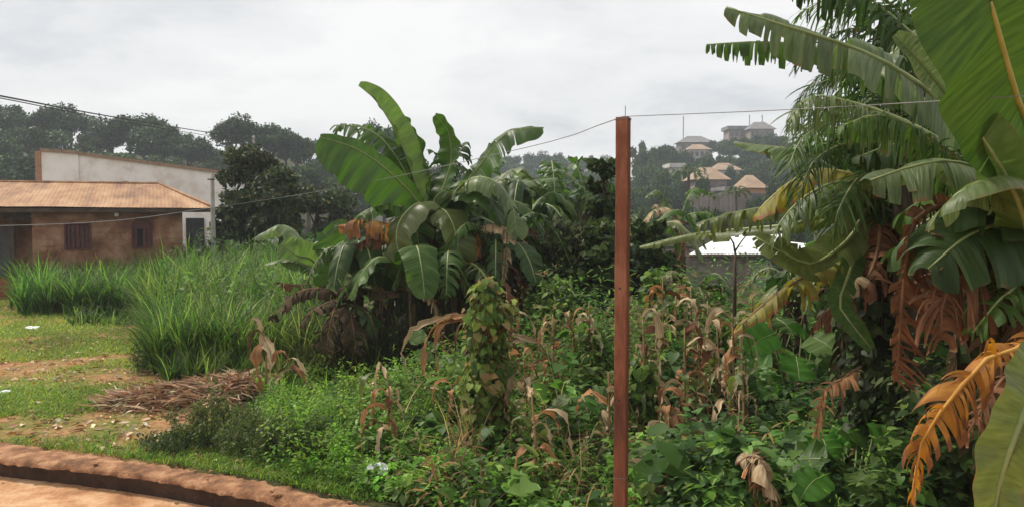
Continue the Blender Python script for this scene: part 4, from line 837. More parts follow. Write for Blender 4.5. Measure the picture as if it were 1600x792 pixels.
lf(r8, c8, [(1355,345,6.3),(1335,395,6.2),(1280,422,6.1),(1215,458,6.0),(1150,515,6.0)], 0.24, 'yellow', tears=0.6, hang=1.1, rib='rib_brown', label='dying yellow and brown leaf with ragged hanging strips')
lf(r8, c8, [(1375,350,6.2),(1370,400,6.1),(1345,450,6.0),(1300,480,6.0),(1270,510,6.0)], 0.22, 'brown', tears=0.7, hang=1.1, rib='rib_brown', label='dead brown leaf')
lf(r8, c8, [(1325,430,6),(1312,475,5.9),(1330,505,5.8),(1362,545,5.8)], 0.09, 'green', up=FACE, tears=0.1, hang=0.2)
lf(r8, c8, [(1385,290,6.4),(1365,240,6.4),(1330,215,6.5),(1290,205,6.6)], 0.28, 'dark', tears=0.8, hang=1.1, gap=0.5)
lf(r8, c8, [(1375,280,6.9),(1345,240,7),(1300,225,7.2),(1240,235,7.3)], 0.28, 'green', tears=0.8, hang=1.1, gap=0.5)
lf(r8, c8, [(1390,330,6.3),(1420,350,6.2),(1440,400,6.2)], 0.28, 'dark', tears=0.4, hang=0.7)

lf(r8, c8, [(1400,300,6.4),(1450,290,6.4),(1490,320,6.4)], 0.28, 'green', tears=0.3, hang=0.7)
# --- the big plant at the right edge (about 4.5 m)
r9, c9 = plant('banana_plant', 1585, 4.6, (1585, 330, 4.6), 'big near banana plant at the right edge with a huge leaf against the sky', stem_r=0.12)
lf(r9, c9, [(1612,240,4.0),(1585,140,3.5),(1560,50,3.3),(1540,-20,3.2),(1500,-130,3.2),(1450,-260,3.3)], 0.29, 'deep', up=(0.05,-1,-0.15), tears=0.015, hang=0.04, fold=0.02, rib='rib_yellow', K=80, pet=0.22, slant=-0.15, label='huge smooth bright green leaf with a yellow midrib')
lf(r9, c9, [(1540,255,4.6),(1475,165,4.5),(1400,108,4.4),(1330,74,4.4),(1240,45,4.4),(1135,12,4.5)], 0.22, 'grey', up=(0,-0.75,0.65), tears=0.30, hang=0.85, fold=0.0, pet=0.15, K=60, label='long dusty leaf torn into broad panels')
lf(r9, c9, [(1545,262,4.9),(1480,185,5.3),(1400,130,5.6),(1290,78,5.8),(1200,66,6),(1104,70,6.1)], 0.23, 'green', tears=0.85, hang=1.15, fold=-0.1, pet=0.12, K=90, gap=0.55)
lf(r9, c9, [(1555,255,5.4),(1520,170,5.8),(1460,90,6),(1400,30,6.1),(1340,-10,6.2),(1240,-20,6.3)], 0.42, 'dark', tears=0.9, hang=0.95, fold=-0.1, pet=0.15, K=90, gap=0.55)
lf(r9, c9, [(1575,250,5.8),(1540,120,6),(1480,20,6.2),(1420,-60,6.4)], 0.5, 'dark', tears=0.9, hang=0.9, fold=-0.1, pet=0.15, K=80, gap=0.5)
lf(r9, c9, [(1530,270,4.7),(1460,215,4.8),(1390,180,4.9),(1320,158,5),(1265,152,5.05),(1228,192,5.1)], 0.31, 'grey', tears=0.95, hang=1.1, fold=-0.05, pet=0.12, K=120, gap=0.5, chaos=.25)
lf(r9, c9, [(1540,275,4.4),(1480,235,4.3),(1430,200,4.3),(1370,180,4.35),(1310,200,4.4)], 0.24, 'green', tears=0.85, hang=1.05, fold=-0.05, pet=0.12, K=100, gap=.4, chaos=.2)
lf(r9, c9, [(1560,270,4.3),(1520,210,4.2),(1480,150,4.15),(1440,100,4.1),(1398,55,4.1)], 0.10, 'grey', up=(-0.4,-0.8,0.3), tears=0.02, hang=0.05, fold=0.7, pet=0.15, label='narrow upright pale leaf still folded')
lf(r9, c9, [(1605,360,3.9),(1585,300,3.7),(1545,230,3.6),(1515,185,3.6),(1492,150,3.6)], 0.13, 'lime', up=(-0.5,-0.8,0.25), tears=0.02, hang=0.08, fold=0.35, pet=0.05, label='light green upright young leaf')
lf(r9, c9, [(1600,300,4.2),(1540,268,4.0),(1480,252,3.9),(1420,262,3.9),(1360,282,3.9)], 0.25, 'grey', up=(0,-0.5,0.85), tears=0.35, hang=0.85, fold=0.0, pet=0.06, K=60, label='dusty green leaf arching left over the dead leaves')
lf(r9, c9, [(1615,305,3.9),(1580,285,3.7),(1540,283,3.6),(1500,300,3.6),(1450,350,3.7)], 0.20, 'grey', tears=0.3, hang=0.9, pet=0.06)
lf(r9, c9, [(1590,345,4.3),(1560,350,4.1),(1510,370,4.0),(1450,420,4.0)], 0.30, 'dark', up=(0,-0.5,0.8), tears=0.15, hang=0.8)
lf(r9, c9, [(1600,350,4.3),(1570,330,4.2),(1520,320,4.2),(1440,350,4.3),(1390,400,4.4)], 0.30, 'dark', tears=0.2, hang=0.8)
lf(r9, c9, [(1550,320,4.4),(1490,318,4.3),(1430,345,4.2),(1412,440,4.2),(1400,595,4.2)], 0.28, 'brown', up=(0.35,-1,0.1), tears=0.55, hang=0.22, fold=0.0, slant=.5, chaos=.12, pet=0.3, wl=1.0, wr=0.22, K=60, rib='rib_brown', gap=0.5, label='long dead reddish brown leaf hanging straight down')
lf(r9, c9, [(1575,360,4.2),(1560,420,4.1),(1510,425,4.0),(1475,465,4.0),(1470,530,4.0)], 0.24, 'brown', up=(0.2,-0.7,0.6), tears=0.8, hang=0.9, pet=0.2, rib='rib_brown', K=60, label='dead brown leaf curled over')
lf(r9, c9, [(1590,370,4.2),(1600,430,4.0),(1560,470,3.9),(1520,520,3.9)], 0.22, 'green', tears=0.8, hang=0.9)
lf(r9, c9, [(1640,470,3.8),(1610,535,3.5),(1545,558,3.4),(1485,625,3.4),(1440,690,3.4),(1424,785,3.4)], 0.135, 'orange', up=(0.3,-0.5,0.8), tears=0.65, hang=1.05, slant=.35, chaos=.25, pet=0.3, rib='rib_orange', K=80, gap=0.45, label='vivid orange dying leaf drooping to the ground')
lf(r9, c9, [(1625,480,3.9),(1600,560,3.7),(1560,600,3.6),(1510,680,3.6)], 0.16, 'brown', tears=0.8, hang=1.0, pet=0.3, rib='rib_brown', K=60)
for i_, (pts, W_, kd, te, hg) in enumerate([
    ([(1570,300,5),(1540,240,5.2),(1480,220,5.4),(1400,225,5.5),(1330,250,5.6)], .30, 'dark', .8, 1.0), ([(1575,300,5.2),(1560,230,5.6),(1520,190,5.9),(1450,180,6.1),(1380,200,6.2)], .34, 'dark', .7, .9),
    ([(1600,300,5),(1610,240,5.3),(1570,190,5.6),(1520,190,5.8)], .34, 'dark', .5, .8), ([(1560,330,5),(1510,320,5.2),(1450,310,5.3),(1400,340,5.4)], .34, 'green', .3, .9),
    ([(1560,340,5.2),(1500,350,5.4),(1440,370,5.5),(1400,420,5.5)], .32, 'dark', .3, .8), ([(1600,370,4.6),(1585,400,4.4),(1540,440,4.3),(1500,500,4.3)], .28, 'dark', .5, .8),
    ([(1620,330,4.6),(1600,290,4.5),(1570,235,4.5),(1600,200,4.6)], .26, 'green', .2, .6), ([(1560,350,4.6),(1530,380,4.5),(1540,450,4.5),(1530,520,4.5)], .26, 'umber', .6, .8),
    ([(1545,330,4.5),(1500,380,4.4),(1470,430,4.4),(1455,500,4.4)], .20, 'brown', .8, .9), ([(1600,340,4.4),(1590,360,4.2),(1575,400,4.1),(1590,450,4.1)], .14, 'orange', .7, 1.0)]):
    lf(r9, c9, pts, W_, kd, tears=te, hang=hg, rib='rib_brown' if kd in ('brown', 'umber', 'orange') else 'rib_green', gap=.45)
for i_, (pts, W_, kd, te, hg) in enumerate([
    ([(1385,290,6.8),(1400,240,7.2),(1370,205,7.4),(1320,195,7.5)], .32, 'dark', .8, 1.0), ([(1350,290,6.8),(1310,255,7.1),(1270,215,7.3),(1240,185,7.4)], .30, 'green', .8, .9), ([(1380,300,6.9),(1420,270,7.1),(1440,235,7.3),(1430,205,7.4)], .30, 'dark', .6, .8),
    ([(1330,420,6.2),(1330,440,6),(1310,480,6)], .14, 'straw', .6, 1.0), ([(1390,340,6.4),(1410,350,6.3),(1400,375,6.3)], .14, 'orange', .7, 1.0)]):
    lf(r8, c8, pts, W_, kd, tears=te, hang=hg, gap=.45)
for rt, cc in ((r8, c8), (r9, c9)):
    for k in range(11):
        a = 6.283 * k / 11; ox, oy = math.cos(a), math.sin(a); s_ = random.uniform(0.35, 0.6); zt_ = cc.z - random.uniform(0.1, 0.7); dn = random.uniform(0.7, 1.3)
        p0 = Vector((cc.x, cc.y, zt_)); pts = [p0, p0 + Vector((ox * .3 * s_, oy * .3 * s_, .05)), p0 + Vector((ox * .5 * s_, oy * .5 * s_, -.35 * dn)), p0 + Vector((ox * .5 * s_, oy * .5 * s_, -dn))]
        SEED[0] += 1; blade('dead_leaf', pts, 0.2, M['umber' if k % 3 else 'dark'], M['rib_brown'], rt, up=(ox, oy, 0.4), tears=0.7, hang=0.9, K=20, Lt=3, seed=SEED[0], rib=0.010)
def auto_banana(px, d, ycrown, n, ln, W_, kinds, label, seed, dead=2, stem_r=.07):
    rg = random.Random(seed); r_, c_ = plant('banana_plant', px, d, (px, ycrown, d), label, stem_r=stem_r)
    for k in range(n):
        a = 6.283 * k / n + rg.uniform(-.35, .35); e = rg.uniform(.1, 1.0); l_ = ln * rg.uniform(.75, 1.15); dx, dy = math.cos(a) * l_, math.sin(a) * l_
        pts = [c_ + Vector((dx * .2, dy * .2, l_ * (.18 + .3 * e))), c_ + Vector((dx * .5, dy * .5, l_ * (.22 + .5 * e))), c_ + Vector((dx * .8, dy * .8, l_ * (.05 + .4 * e))), c_ + Vector((dx, dy, l_ * (-.3 + .35 * e)))]
        lf(r_, c_, pts, W_ * rg.uniform(.7, 1.1), rg.choice(kinds), tears=rg.choice([.08, .15, .5, .95]), hang=rg.uniform(.4, 1.1), K=44, gap=.22)
    for k in range(dead):
        a = rg.uniform(0, 6.283); l_ = ln * .6; pts = [c_ + Vector((math.cos(a) * l_ * .5, math.sin(a) * l_ * .5, 0)), c_ + Vector((math.cos(a) * l_ * .8, math.sin(a) * l_ * .8, -l_ * .6)), c_ + Vector((math.cos(a) * l_ * .8, math.sin(a) * l_ * .8, -l_ * 1.4))]
        lf(r_, c_, pts, W_ * .7, rg.choice(['brown', 'umber', 'straw']), tears=.7, hang=1.0, K=24, rib='rib_brown')
for args in [
    (640, 12.0, 455, 8, 1.0, .26, ['green', 'dark', 'green'], 'short dark banana sucker in front of the tallest banana stem', 21), (705, 12.3, 440, 8, 1.1, .26, ['green', 'dark', 'olive'], 'banana sucker with olive leaves under the drooping olive leaf', 22),
    (775, 12.6, 420, 8, 1.15, .27, ['green', 'dark'], 'dense green banana sucker left of the vine pillar', 23), (820, 14.5, 360, 8, 1.3, .28, ['green', 'dark', 'grey'], 'green banana plant behind the right hand sucker of the central clump', 24),
    (855, 17, 330, 8, 1.5, .3, ['green', 'fresh', 'grey'], 'banana plant with mixed pale and green leaves in the gap left of the post', 25), (560, 12.6, 440, 7, .9, .24, ['dark', 'green'], 'low banana sucker left of the tallest banana stem', 26),
    (1010, 16, 385, 7, 1.1, .24, ['green', 'grey', 'olive'], 'banana plant partly hidden by the red post, on its right', 27), (1085, 13, 470, 7, .8, .2, ['green', 'olive'], 'small banana sucker below the zinc roof', 28),
    (1250, 10.5, 475, 7, .8, .22, ['green', 'dark', 'olive'], 'banana sucker in shade under the dying yellow leaf', 29), (1315, 9.4, 455, 7, .9, .24, ['dark', 'green'], 'dark banana sucker left of the vine wrapped banana stem', 30),
    (1455, 7.6, 330, 9, 1.3, .28, ['dark', 'green', 'dark'], 'banana plant between the two big right hand ones with dark leaves', 31), (1560, 7.0, 200, 9, 1.5, .3, ['dark', 'green', 'grey'], 'tall banana plant behind the huge smooth leaf', 32), (1410, 9.5, 270, 9, 1.2, .28, ['green', 'dark', 'grey'], 'banana plant behind the frayed fan of leaves', 33)]:
    auto_banana(*args)
def palm_big(px, py, d, fr, label, W_=.42, mats=('green', 'dark', 'dark')):
    c_ = P(px, py, d); b_ = P(px, 500, d); o = empty('palm_tree', (b_.x, d, hz(b_.x, d)), label, 'palm')
    MB().tube([(b_.x, d, hz(b_.x, d) - .1), (b_.x + .05, d, (c_.z) * .5), c_], [.2, .15, .12], 10).build('trunk', M['bark'], o, smooth=True)
    for i, pts in enumerate(fr):
        SEED[0] += 1; blade('frond', [c_] + [P(*p) for p in pts], W_, M[mats[i % 3]], M['rib_green'], o, tears=1.0, hang=.75, fold=.1, pet=.12, K=64, Lt=4, slant=.8, gap=.55, rib=.016, seed=SEED[0])
palm_big(1478, 130, 7.6, [[(1440,60,7.5),(1390,5,7.4),(1320,-10,7.3),(1250,20,7.2)], [(1430,90,7.3),(1375,50,7.2),(1310,50,7.1),(1255,95,7)], [(1420,115,7.8),(1350,100,8),(1280,120,8.1),(1240,170,8.2)], [(1420,150,7.3),(1350,145,7.1),(1290,170,7),(1250,230,7)],
                             [(1420,180,7.6),(1360,190,7.6),(1300,220,7.6),(1270,275,7.6)], [(1460,60,7.6),(1430,-20,7.6),(1380,-60,7.6),(1300,-60,7.6)], [(1500,60,7.4),(1520,-10,7.3),(1570,-30,7.2)], [(1430,200,7.5),(1390,225,7.4),(1350,270,7.3),(1330,330,7.3)],
                             [(1520,100,7.6),(1570,90,7.6),(1620,130,7.6)], [(1450,180,7.2),(1420,230,7.1),(1400,290,7)], [(1460,80,7.9),(1410,30,8.2),(1340,10,8.4),(1270,60,8.5)], [(1510,160,7.3),(1550,190,7.1),(1590,260,7)]], 'feathery dark palm whose fronds fill the top right between the banana leaves')
palm_big(1420, 235, 6.2, [[(1370,200,6),(1310,190,5.8),(1255,215,5.7),(1232,262,5.6)], [(1375,225,6),(1320,225,5.9),(1270,255,5.8),(1245,320,5.8)], [(1370,180,6.3),(1310,160,6.4),(1260,165,6.5),(1235,205,6.5)], [(1380,260,5.9),(1340,280,5.8),(1310,330,5.7),(1300,380,5.7)], [(1400,180,6.2),(1370,140,6.3),(1320,120,6.3),(1280,130,6.3)], [(1460,200,6),(1500,200,5.9),(1540,240,5.8)]],
         'low slender palm in front, its drooping fronds reaching left over the hill houses', .34, ('green', 'dark', 'green'))
palm_big(1450, 270, 8.4, [[(1400,215,8.3),(1340,195,8.2),(1280,210,8.1),(1235,255,8)], [(1400,235,8.1),(1330,225,8),(1270,250,7.9),(1235,310,7.9)], [(1400,255,8.4),(1340,260,8.5),(1290,290,8.6),(1265,350,8.6)], [(1420,215,8.6),(1380,170,8.8),(1320,160,8.9),(1260,200,9)],
                          [(1410,280,8),(1370,290,7.8),(1330,330,7.7),(1310,390,7.7)], [(1440,210,8.4),(1420,150,8.5),(1370,110,8.6),(1300,120,8.6)], [(1490,220,8.2),(1540,200,8),(1590,240,7.9)], [(1430,310,8),(1410,350,7.9),(1400,410,7.9)]],
         'second feathery palm, lower, behind the arching dusty banana leaves at the right', .40, ('green', 'dark', 'olive'))
# the low broad leaf in the bottom right corner belongs to a sucker
r10, c10 = plant('banana_plant', 1650, 3.3, (1650, 560, 3.3), 'low banana sucker whose broad olive leaf fills the bottom right corner', stem_r=0.06, basez=-0.21)
lf(r10, c10, [(1632,560,3.1),(1608,620,2.95),(1582,690,2.9),(1560,760,2.9),(1548,840,2.9)], 0.118, 'olive', up=(0.15,-1,0.15), tears=0.04, hang=0.05, fold=0.05, pet=0.08, K=60, rib='rib_green')
lf(r10, c10, [(1690,600,3.1),(1700,700,3.0),(1690,800,3.0)], 0.17, 'green', up=FACE, tears=0.04, hang=0.05)
# lower-right extras: brown hanging leaves among the vines
def rag(pts, W_, kd, label, tears=0.6, hang=0.9, rb='rib_brown', up=UP, pet=0.05):
    wp = [P(*p) for p in pts]; SEED[0] += 1
    o = empty('withered_leaf', wp[0], label, 'dead leaf')
    return blade('leaf_blade', wp, W_, M[kd], M[rb], o, up=up, tears=tears, hang=hang, pet=pet, K=50, seed=SEED[0], rib=0.008, chaos=.6, gap=.3)
rag([(1345,572,5.8),(1320,590,5.7),(1290,612,5.7),(1275,680,5.7)], 0.14, 'rust', 'dead leaf half orange and half brown hanging in the vines below the yellow leaf')
rag([(1150,725,5.6),(1175,712,5.6),(1195,730,5.5),(1205,790,5.5)], 0.16, 'straw', 'bleached curled dead leaf at the bottom edge right of the red post', tears=0.3)
rag([(1165,735,5.7),(1182,728,5.6),(1186,800,5.6)], 0.13, 'rust', 'brown dead leaf tucked behind the bleached curled one')

# ---------------------------------------------------------------- dry stalks, maize and weeds
def stalk(px, d, ytop, label, leaves, mat='straw', smat='stalk', lean=0, r_=0.016, name='dry_maize_plant', cat='dry plant', rnd=0, w_=0.035, group=None, ground=None):
    b = P(px, 500, d); g_ = hz(b.x, d); top = P(px + lean, ytop, d)
    o = empty(name, (b.x, d, g_), label, cat, group); base = Vector((b.x, d, g_ - .05))
    pts, _ = spline([base, base.lerp(top, .5) + Vector((.03, 0, 0)), top], 9)
    MB().tube(list(pts), [r_ * (1.2 - .7 * i / 8) for i in range(9)], 6).build('stem', M[smat], o, smooth=True)
    k = 0
    for L_ in leaves:
        kd = mat; ww = w_
        if isinstance(L_, dict): kd = L_.get('m', mat); ww = L_.get('w', w_); L_ = L_['p']
        ribbon('leaf', [P(*p) for p in L_], ww, M[kd], o, seed=k + int(px), twist=0.8 * (-1) ** k, up=(0.2, -0.6, 0.7)); k += 1
    for i in range(int(rnd * 1.6)):
        t = random.uniform(.25, 1); p0 = base.lerp(top, t); a = random.uniform(0, 6.28); l_ = random.uniform(.12, .46); dx, dy = math.cos(a), math.sin(a)
        q = [p0, p0 + Vector((dx * l_ * .4, dy * l_ * .4, l_ * .25)), p0 + Vector((dx * l_ * .75, dy * l_ * .75, -.05 * l_)), p0 + Vector((dx * l_ * .85, dy * l_ * .85, -l_ * random.uniform(.4, 1.5)))]
        ribbon('leaf', q, random.uniform(.35, .85) * w_, M[random.choice([mat, 'straw', 'straw', 'rust', 'brown', 'olive'])], o, seed=i, twist=random.uniform(-1.5, 1.5))
    return o
stalk(412, 10.8, 520, 'dry orange stalk with peeling sheaths left of the fallen straw heap end', [
    {'p': [(412,530,10.8),(400,560,10.7),(404,600,10.7),(410,640,10.7)], 'm': 'rust', 'w': .07}, {'p': [(414,525,10.8),(424,560,10.7),(420,610,10.7)], 'm': 'straw', 'w': .06},
    [(412,540,10.8),(405,505,10.7),(395,500,10.7),(388,520,10.6)]], rnd=3)
stalk(432, 10.6, 550, 'bent dry stalk with a pale elbow and rusty hanging leaf beside the straw heap', [
    {'p': [(425,565,10.6),(440,550,10.5),(458,570,10.4),(476,592,10.4),(482,620,10.4)], 'm': 'rust', 'w': .05}, {'p': [(430,600,10.5),(444,580,10.4),(458,576,10.4)], 'm': 'straw', 'w': .03}, {'p': [(440,570,10.5),(460,560,10.4),(485,595,10.4),(500,620,10.3)], 'm': 'straw', 'w': .025}], rnd=2)
stalk(735, 9.6, 495, 'leaning dry stem with long bleached leaves bent down to the left', [
    {'p': [(735,500,9.6),(705,494,9.5),(665,505,9.4),(640,520,9.4),(628,545,9.4),(634,585,9.4)], 'm': 'straw', 'w': .035},
    {'p': [(735,498,9.6),(700,497,9.5),(676,515,9.4),(662,545,9.4),(662,598,9.3)], 'm': 'rust', 'w': .05}, {'p': [(720,496,9.6),(690,508,9.4),(680,535,9.4),(684,570,9.3),(700,612,9.3)], 'm': 'rust', 'w': .035},
    {'p': [(735,500,9.6),(715,494,9.5),(690,505,9.4)], 'm': 'rust', 'w': .09}], smat='bark', rnd=2)
stalk(792, 9.8, 455, 'tall brown withered stalk right of the vine pillar', [
    {'p': [(785,440,9.8),(798,470,9.7),(808,495,9.7),(806,520,9.6)], 'm': 'brown', 'w': .09}, {'p': [(788,520,9.7),(830,530,9.5),(858,545,9.5),(862,575,9.4)], 'm': 'straw', 'w': .03},
    {'p': [(790,525,9.7),(820,540,9.5),(835,570,9.4)], 'm': 'straw', 'w': .035}, {'p': [(800,600,9.5),(850,582,9.3),(872,584,9.3),(888,615,9.2)], 'm': 'straw', 'w': .03}, {'p': [(800,610,9.5),(845,605,9.3),(880,603,9.2),(892,630,9.2)], 'm': 'straw', 'w': .025},
    {'p': [(790,480,9.8),(800,530,9.6),(812,560,9.6)], 'm': 'brown', 'w': .06}, {'p': [(775,560,9.6),(772,620,9.5),(778,680,9.4)], 'm': 'rust', 'w': .06}, {'p': [(790,640,9.4),(780,690,9.3),(776,720,9.3)], 'm': 'rust', 'w': .05}], rnd=10, mat='rust')
stalk(700, 8.6, 600, 'short scorched weed with dark curled leaves left of the vine pillar', [{'p': [(735,660,8.5),(712,655,8.4),(690,665,8.4)], 'm': 'umber', 'w': .04}], rnd=7, mat='rust', lean=6)
n_ = 0
for (px, d, yt, rn, mt_, desc) in [(1030, 11.5, 440, 9, 'straw', 'tall bleached maize stalk nearest the red post'), (1052, 11, 470, 9, 'straw', 'second dry maize stalk right of the red post, leaves in ribbons'), (1078, 12, 455, 8, 'rust', 'rusty maize stalk in front of the zinc shed wall'),
                             (1108, 10.8, 480, 8, 'straw', 'dry maize stalk with a white folded leaf left of the dark stake'), (1142, 9.0, 500, 9, 'straw', 'thick pale maize stalk leaning against the dark stake'), (1125, 9.6, 520, 7, 'rust', 'brown maize stalk just left of the dark stake'),
                             (890, 12.5, 495, 8, 'straw', 'bleached stalk in front of the pale shrub'), (1180, 13, 470, 6, 'straw', 'thin dry stalk under the dying yellow banana leaf'), (610, 9.4, 590, 6, 'straw', 'pale wilted weed in the bright green herbs'),
                             (1080, 8.2, 655, 6, 'rust', 'broken orange stalk low right of the red post'), (1045, 8.0, 650, 5, 'rust', 'small golden withered stalk right of the red post'), (1012, 12.5, 500, 7, 'straw', 'dry stalk half hidden directly right of the red post'), (985+60, 13.5, 430, 7, 'straw', 'slim dry stalk in front of the dark round shrub'),
    (1003, 9.6, 500, 8, 'straw', 'straw coloured stalk almost touching the right edge of the red post'), (1064, 9.2, 520, 8, 'straw', 'short straw coloured stalk between the bleached maize and the rusty maize'), (1094, 9.4, 545, 7, 'straw', 'stalk with hanging straw leaves below the zinc roof'), (1160, 8.4, 560, 8, 'straw', 'straw coloured stalk just right of the thin dark sapling'), (1190, 10.5, 500, 7, 'straw', 'tall straw coloured stalk under the ragged yellow leaf'),
    (858, 10.8, 500, 8, 'straw', 'straw coloured stalk between the tall climber and the climber mound'), (915, 11.2, 480, 8, 'straw', 'straw coloured stalk rising left of the slender tree foot'), (820, 9.6, 560, 7, 'straw', 'low dry stalk right of the withered brown stalk'), (945, 8.6, 590, 6, 'straw', 'low dry stalk close to the left edge of the red post'), (835, 8.0, 620, 6, 'rust', 'rusty dry stalk in the foreground right of the vine pillar')]:
    stalk(px, d * .86, yt - 8, desc, [], mat=mt_, rnd=rn + 3, w_=0.042, lean=random.uniform(-6, 6), group='dry maize stalks in the bush')
# slim dark sapling crossing the zinc roof
b = P(1148, 700, 9.2); top = P(1149, 372, 9.2)
o = empty('dark_stake', (b.x, 9.2, hz(b.x, 9.2)), 'thin dark leafless sapling rising in front of the zinc roof, forked at its top', 'sapling')
MB().tube([(b.x, 9.2, -.1), P(1146, 560, 9.2), P(1148, 450, 9.2), P(1149, 395, 9.2)], [.04, .032, .022, .014], 7).build('stem', M['bark'], o, smooth=True)
MB().tube([P(1149, 396, 9.2), P(1146, 380, 9.2), P(1137, 364, 9.2)], [.013, .01, .006], 6).build('branch', M['bark'], o, smooth=True)
MB().tube([P(1149, 392, 9.2), P(1158, 378, 9.2), P(1166, 368, 9.2)], [.011, .008, .005], 6).build('branch', M['bark'], o, smooth=True)

# vine pillar: dark stem wrapped in small leaves
def vine_pillar(px, d, ytop, rad, n, label, cols, lsz=0.075, lean=0, stem=0.035):
    b = P(px, 500, d); g_ = hz(b.x, d); top = P(px + lean, ytop, d); base = Vector((b.x, d, g_))
    o = empty('climbing_vine', base, label, 'climbing vine')
    MB().tube([base - Vector((0, 0, .1)), base.lerp(top, .4) + Vector((.03, 0, 0)), base.lerp(top, .75), top], [stem, stem * .9, stem * .7, stem * .4], 8).build('stem', M['bark'], o, smooth=True)
    t = RNG.uniform(0.12, 1.03, n) ** 0.85; a = RNG.uniform(0, 6.283, n); rr = rad * (0.25 + 1.0 * RNG.random(n) ** 1.6) * (0.75 + 0.45 * np.sin(t * 9 + px) ** 2)
    bs = np.array(base); tp = np.array(top); pos = bs + (tp - bs) * t[:, None] + np.stack([np.cos(a) * rr, np.sin(a) * rr, RNG.normal(0, .03, n)], 1)
    outd = np.stack([np.cos(a), np.sin(a), np.full(n, .35)], 1); yd = np.stack([np.cos(a) * .5, np.sin(a) * .5, np.full(n, -.6)], 1) + RNG.normal(0, .35, (n, 3))
    C_ = Cloud(); C_.add(*scatter(HEART_V, HEART_T, pos, yd, outd + RNG.normal(0, .3, (n, 3)), lsz * RNG.uniform(.6, 1.4, n), pal(n, cols)))
    lo = link('vine_leaves', C_.mesh('vine_leaves'), M['leaves'], o); lo['kind'] = 'stuff'
    return o
VN = [(0.10,0.17,0.03), (0.15,0.22,0.04), (0.055,0.10,0.022), (0.22,0.27,0.07), (0.26,0.18,0.07)]
vine_pillar(742, 7.9, 447, 0.17, 1700, 'tall dark stem wrapped in pale vine leaves in the middle of the field', VN, lean=18, stem=.045)
vine_pillar(778, 8.1, 480, 0.13, 800, 'second vine wrapped stem just right of the tall pillar', VN + [(0.25,0.12,0.05)], lean=0)

vine_pillar(1372, 6.3, 470, .30, 1300, 'vines climbing the stem of the banana plant with frayed leaves', [(0.034,0.056,0.017),(0.055,0.082,0.024),(0.024,0.040,0.013)], stem=.02)
vine_pillar(1500, 5.4, 600, .35, 1300, 'dark vine mound behind the vivid orange leaf', [(0.034,0.056,0.017),(0.055,0.082,0.024),(0.08,0.10,0.035)], stem=.02)
vine_pillar(1440, 6.6, 560, .4, 1500, 'dark vine mound below the long dead reddish leaf', [(0.034,0.056,0.017),(0.055,0.082,0.024),(0.024,0.040,0.013)], stem=.02)
for (px, d, yt, rad_, n, lab) in [(1022, 11.0, 425, .17, 700, 'vine wrapped stalk directly right of the red post'), (1046, 10.4, 470, .15, 520, 'shorter vine wrapped stalk among the dry maize right of the post'), (1120, 10.2, 505, .14, 480, 'leafy climbing stem left of the thin dark sapling'),
                                (872, 11.5, 440, .2, 800, 'tall leafy climber in front of the pale shrub'), (840, 12.0, 465, .22, 800, 'broad climber mound left of the tall leafy climber'), (925, 9.6, 520, .2, 700, 'leafy climber mound close to the left of the red post'), (1196, 9.6, 545, .2, 700, 'climber mound right of the thin dark sapling'), (1000, 8.2, 575, .15, 500, 'small climber mound touching the right edge of the post')]:
    vine_pillar(px, d, yt, rad_, n, lab, [(0.07,0.14,0.02), (0.10,0.18,0.03), (0.045,0.085,0.015), (0.16,0.22,0.05)], lsz=.085, stem=.02)
# cocoyam / broad leaf clumps
def cocoyam(px, d, h_, n, size, label, cols, seed, name='cocoyam_plant', face=0.5):
    rg = random.Random(seed); b = P(px, 500, d); g_ = hz(b.x, d); o = empty(name, (b.x, d, g_), label, 'broad leaf plant')
    for k in range(n):
        a = 6.283 * k / n + rg.uniform(-.3, .3); hh = h_ * rg.uniform(.55, 1.0); out_ = size * rg.uniform(.5, 1.0); p0 = Vector((b.x, d, g_)); p1 = p0 + Vector((math.cos(a) * out_, math.sin(a) * out_ * .8, hh))
        MB().tube([p0, p0.lerp(p1, .5) + Vector((0, 0, hh * .12)), p1], [.016, .012, .007], 6).build('stalk', M['gstalk'], o, smooth=True)
        s_ = size * rg.uniform(.7, 1.15); yd = Vector((math.cos(a), math.sin(a), -.45)).normalized()
        up_ = (Vector((0, -face, 1))).normalized()
        tip = p1 + yd * s_; back = p1 - yd * s_ * .12
        SEED[0] += 1
        m_ = M[rg.choice(cols)]
        blade('leaf', [back, p1, p1.lerp(tip, .5) + Vector((0, 0, .03)), tip], s_ * .42, m_, M['rib_green'], o, up=tuple(up_), tears=0.0, hang=.25, fold=.15, pet=0.0, K=12, Lt=4, seed=SEED[0], rib=.005, slant=-.1)
cocoyam(1245, 8.6, 1.3, 9, 0.40, 'bright green broad leaf plant in the clearing below the dying yellow leaf', ['bright', 'bright', 'lime'], 1, face=1.4)
cocoyam(1335, 5.7, 0.98, 9, 0.34, 'cocoyam clump with broad leaves at the bottom edge right of the bleached curled leaf', ['bright', 'lime', 'fresh'], 2, face=.8)
cocoyam(1275, 6.4, 0.9, 7, 0.28, 'smaller lime cocoyam clump behind the bottom edge one', ['lime', 'bright'], 3, face=.8)
cocoyam(1050, 6.4, 0.75, 9, 0.2, 'pale low broad leaf herb right beside the foot of the red post', ['grey', 'green'], 4, face=.8)
cocoyam(1205, 9.8, 1.3, 6, 0.3, 'dark cocoyam clump left of the bright green broad leaf plant', ['green', 'dark'], 5)
cocoyam(905, 8.0, 0.85, 8, 0.22, 'herb with pale pointed leaves left of the red post', ['green', 'fresh', 'grey'], 6)
cocoyam(692, 10.5, 1.15, 6, 0.3, 'upright bright leaf plant behind the bent bleached leaves', ['fresh', 'lime'], 7, face=1.2)

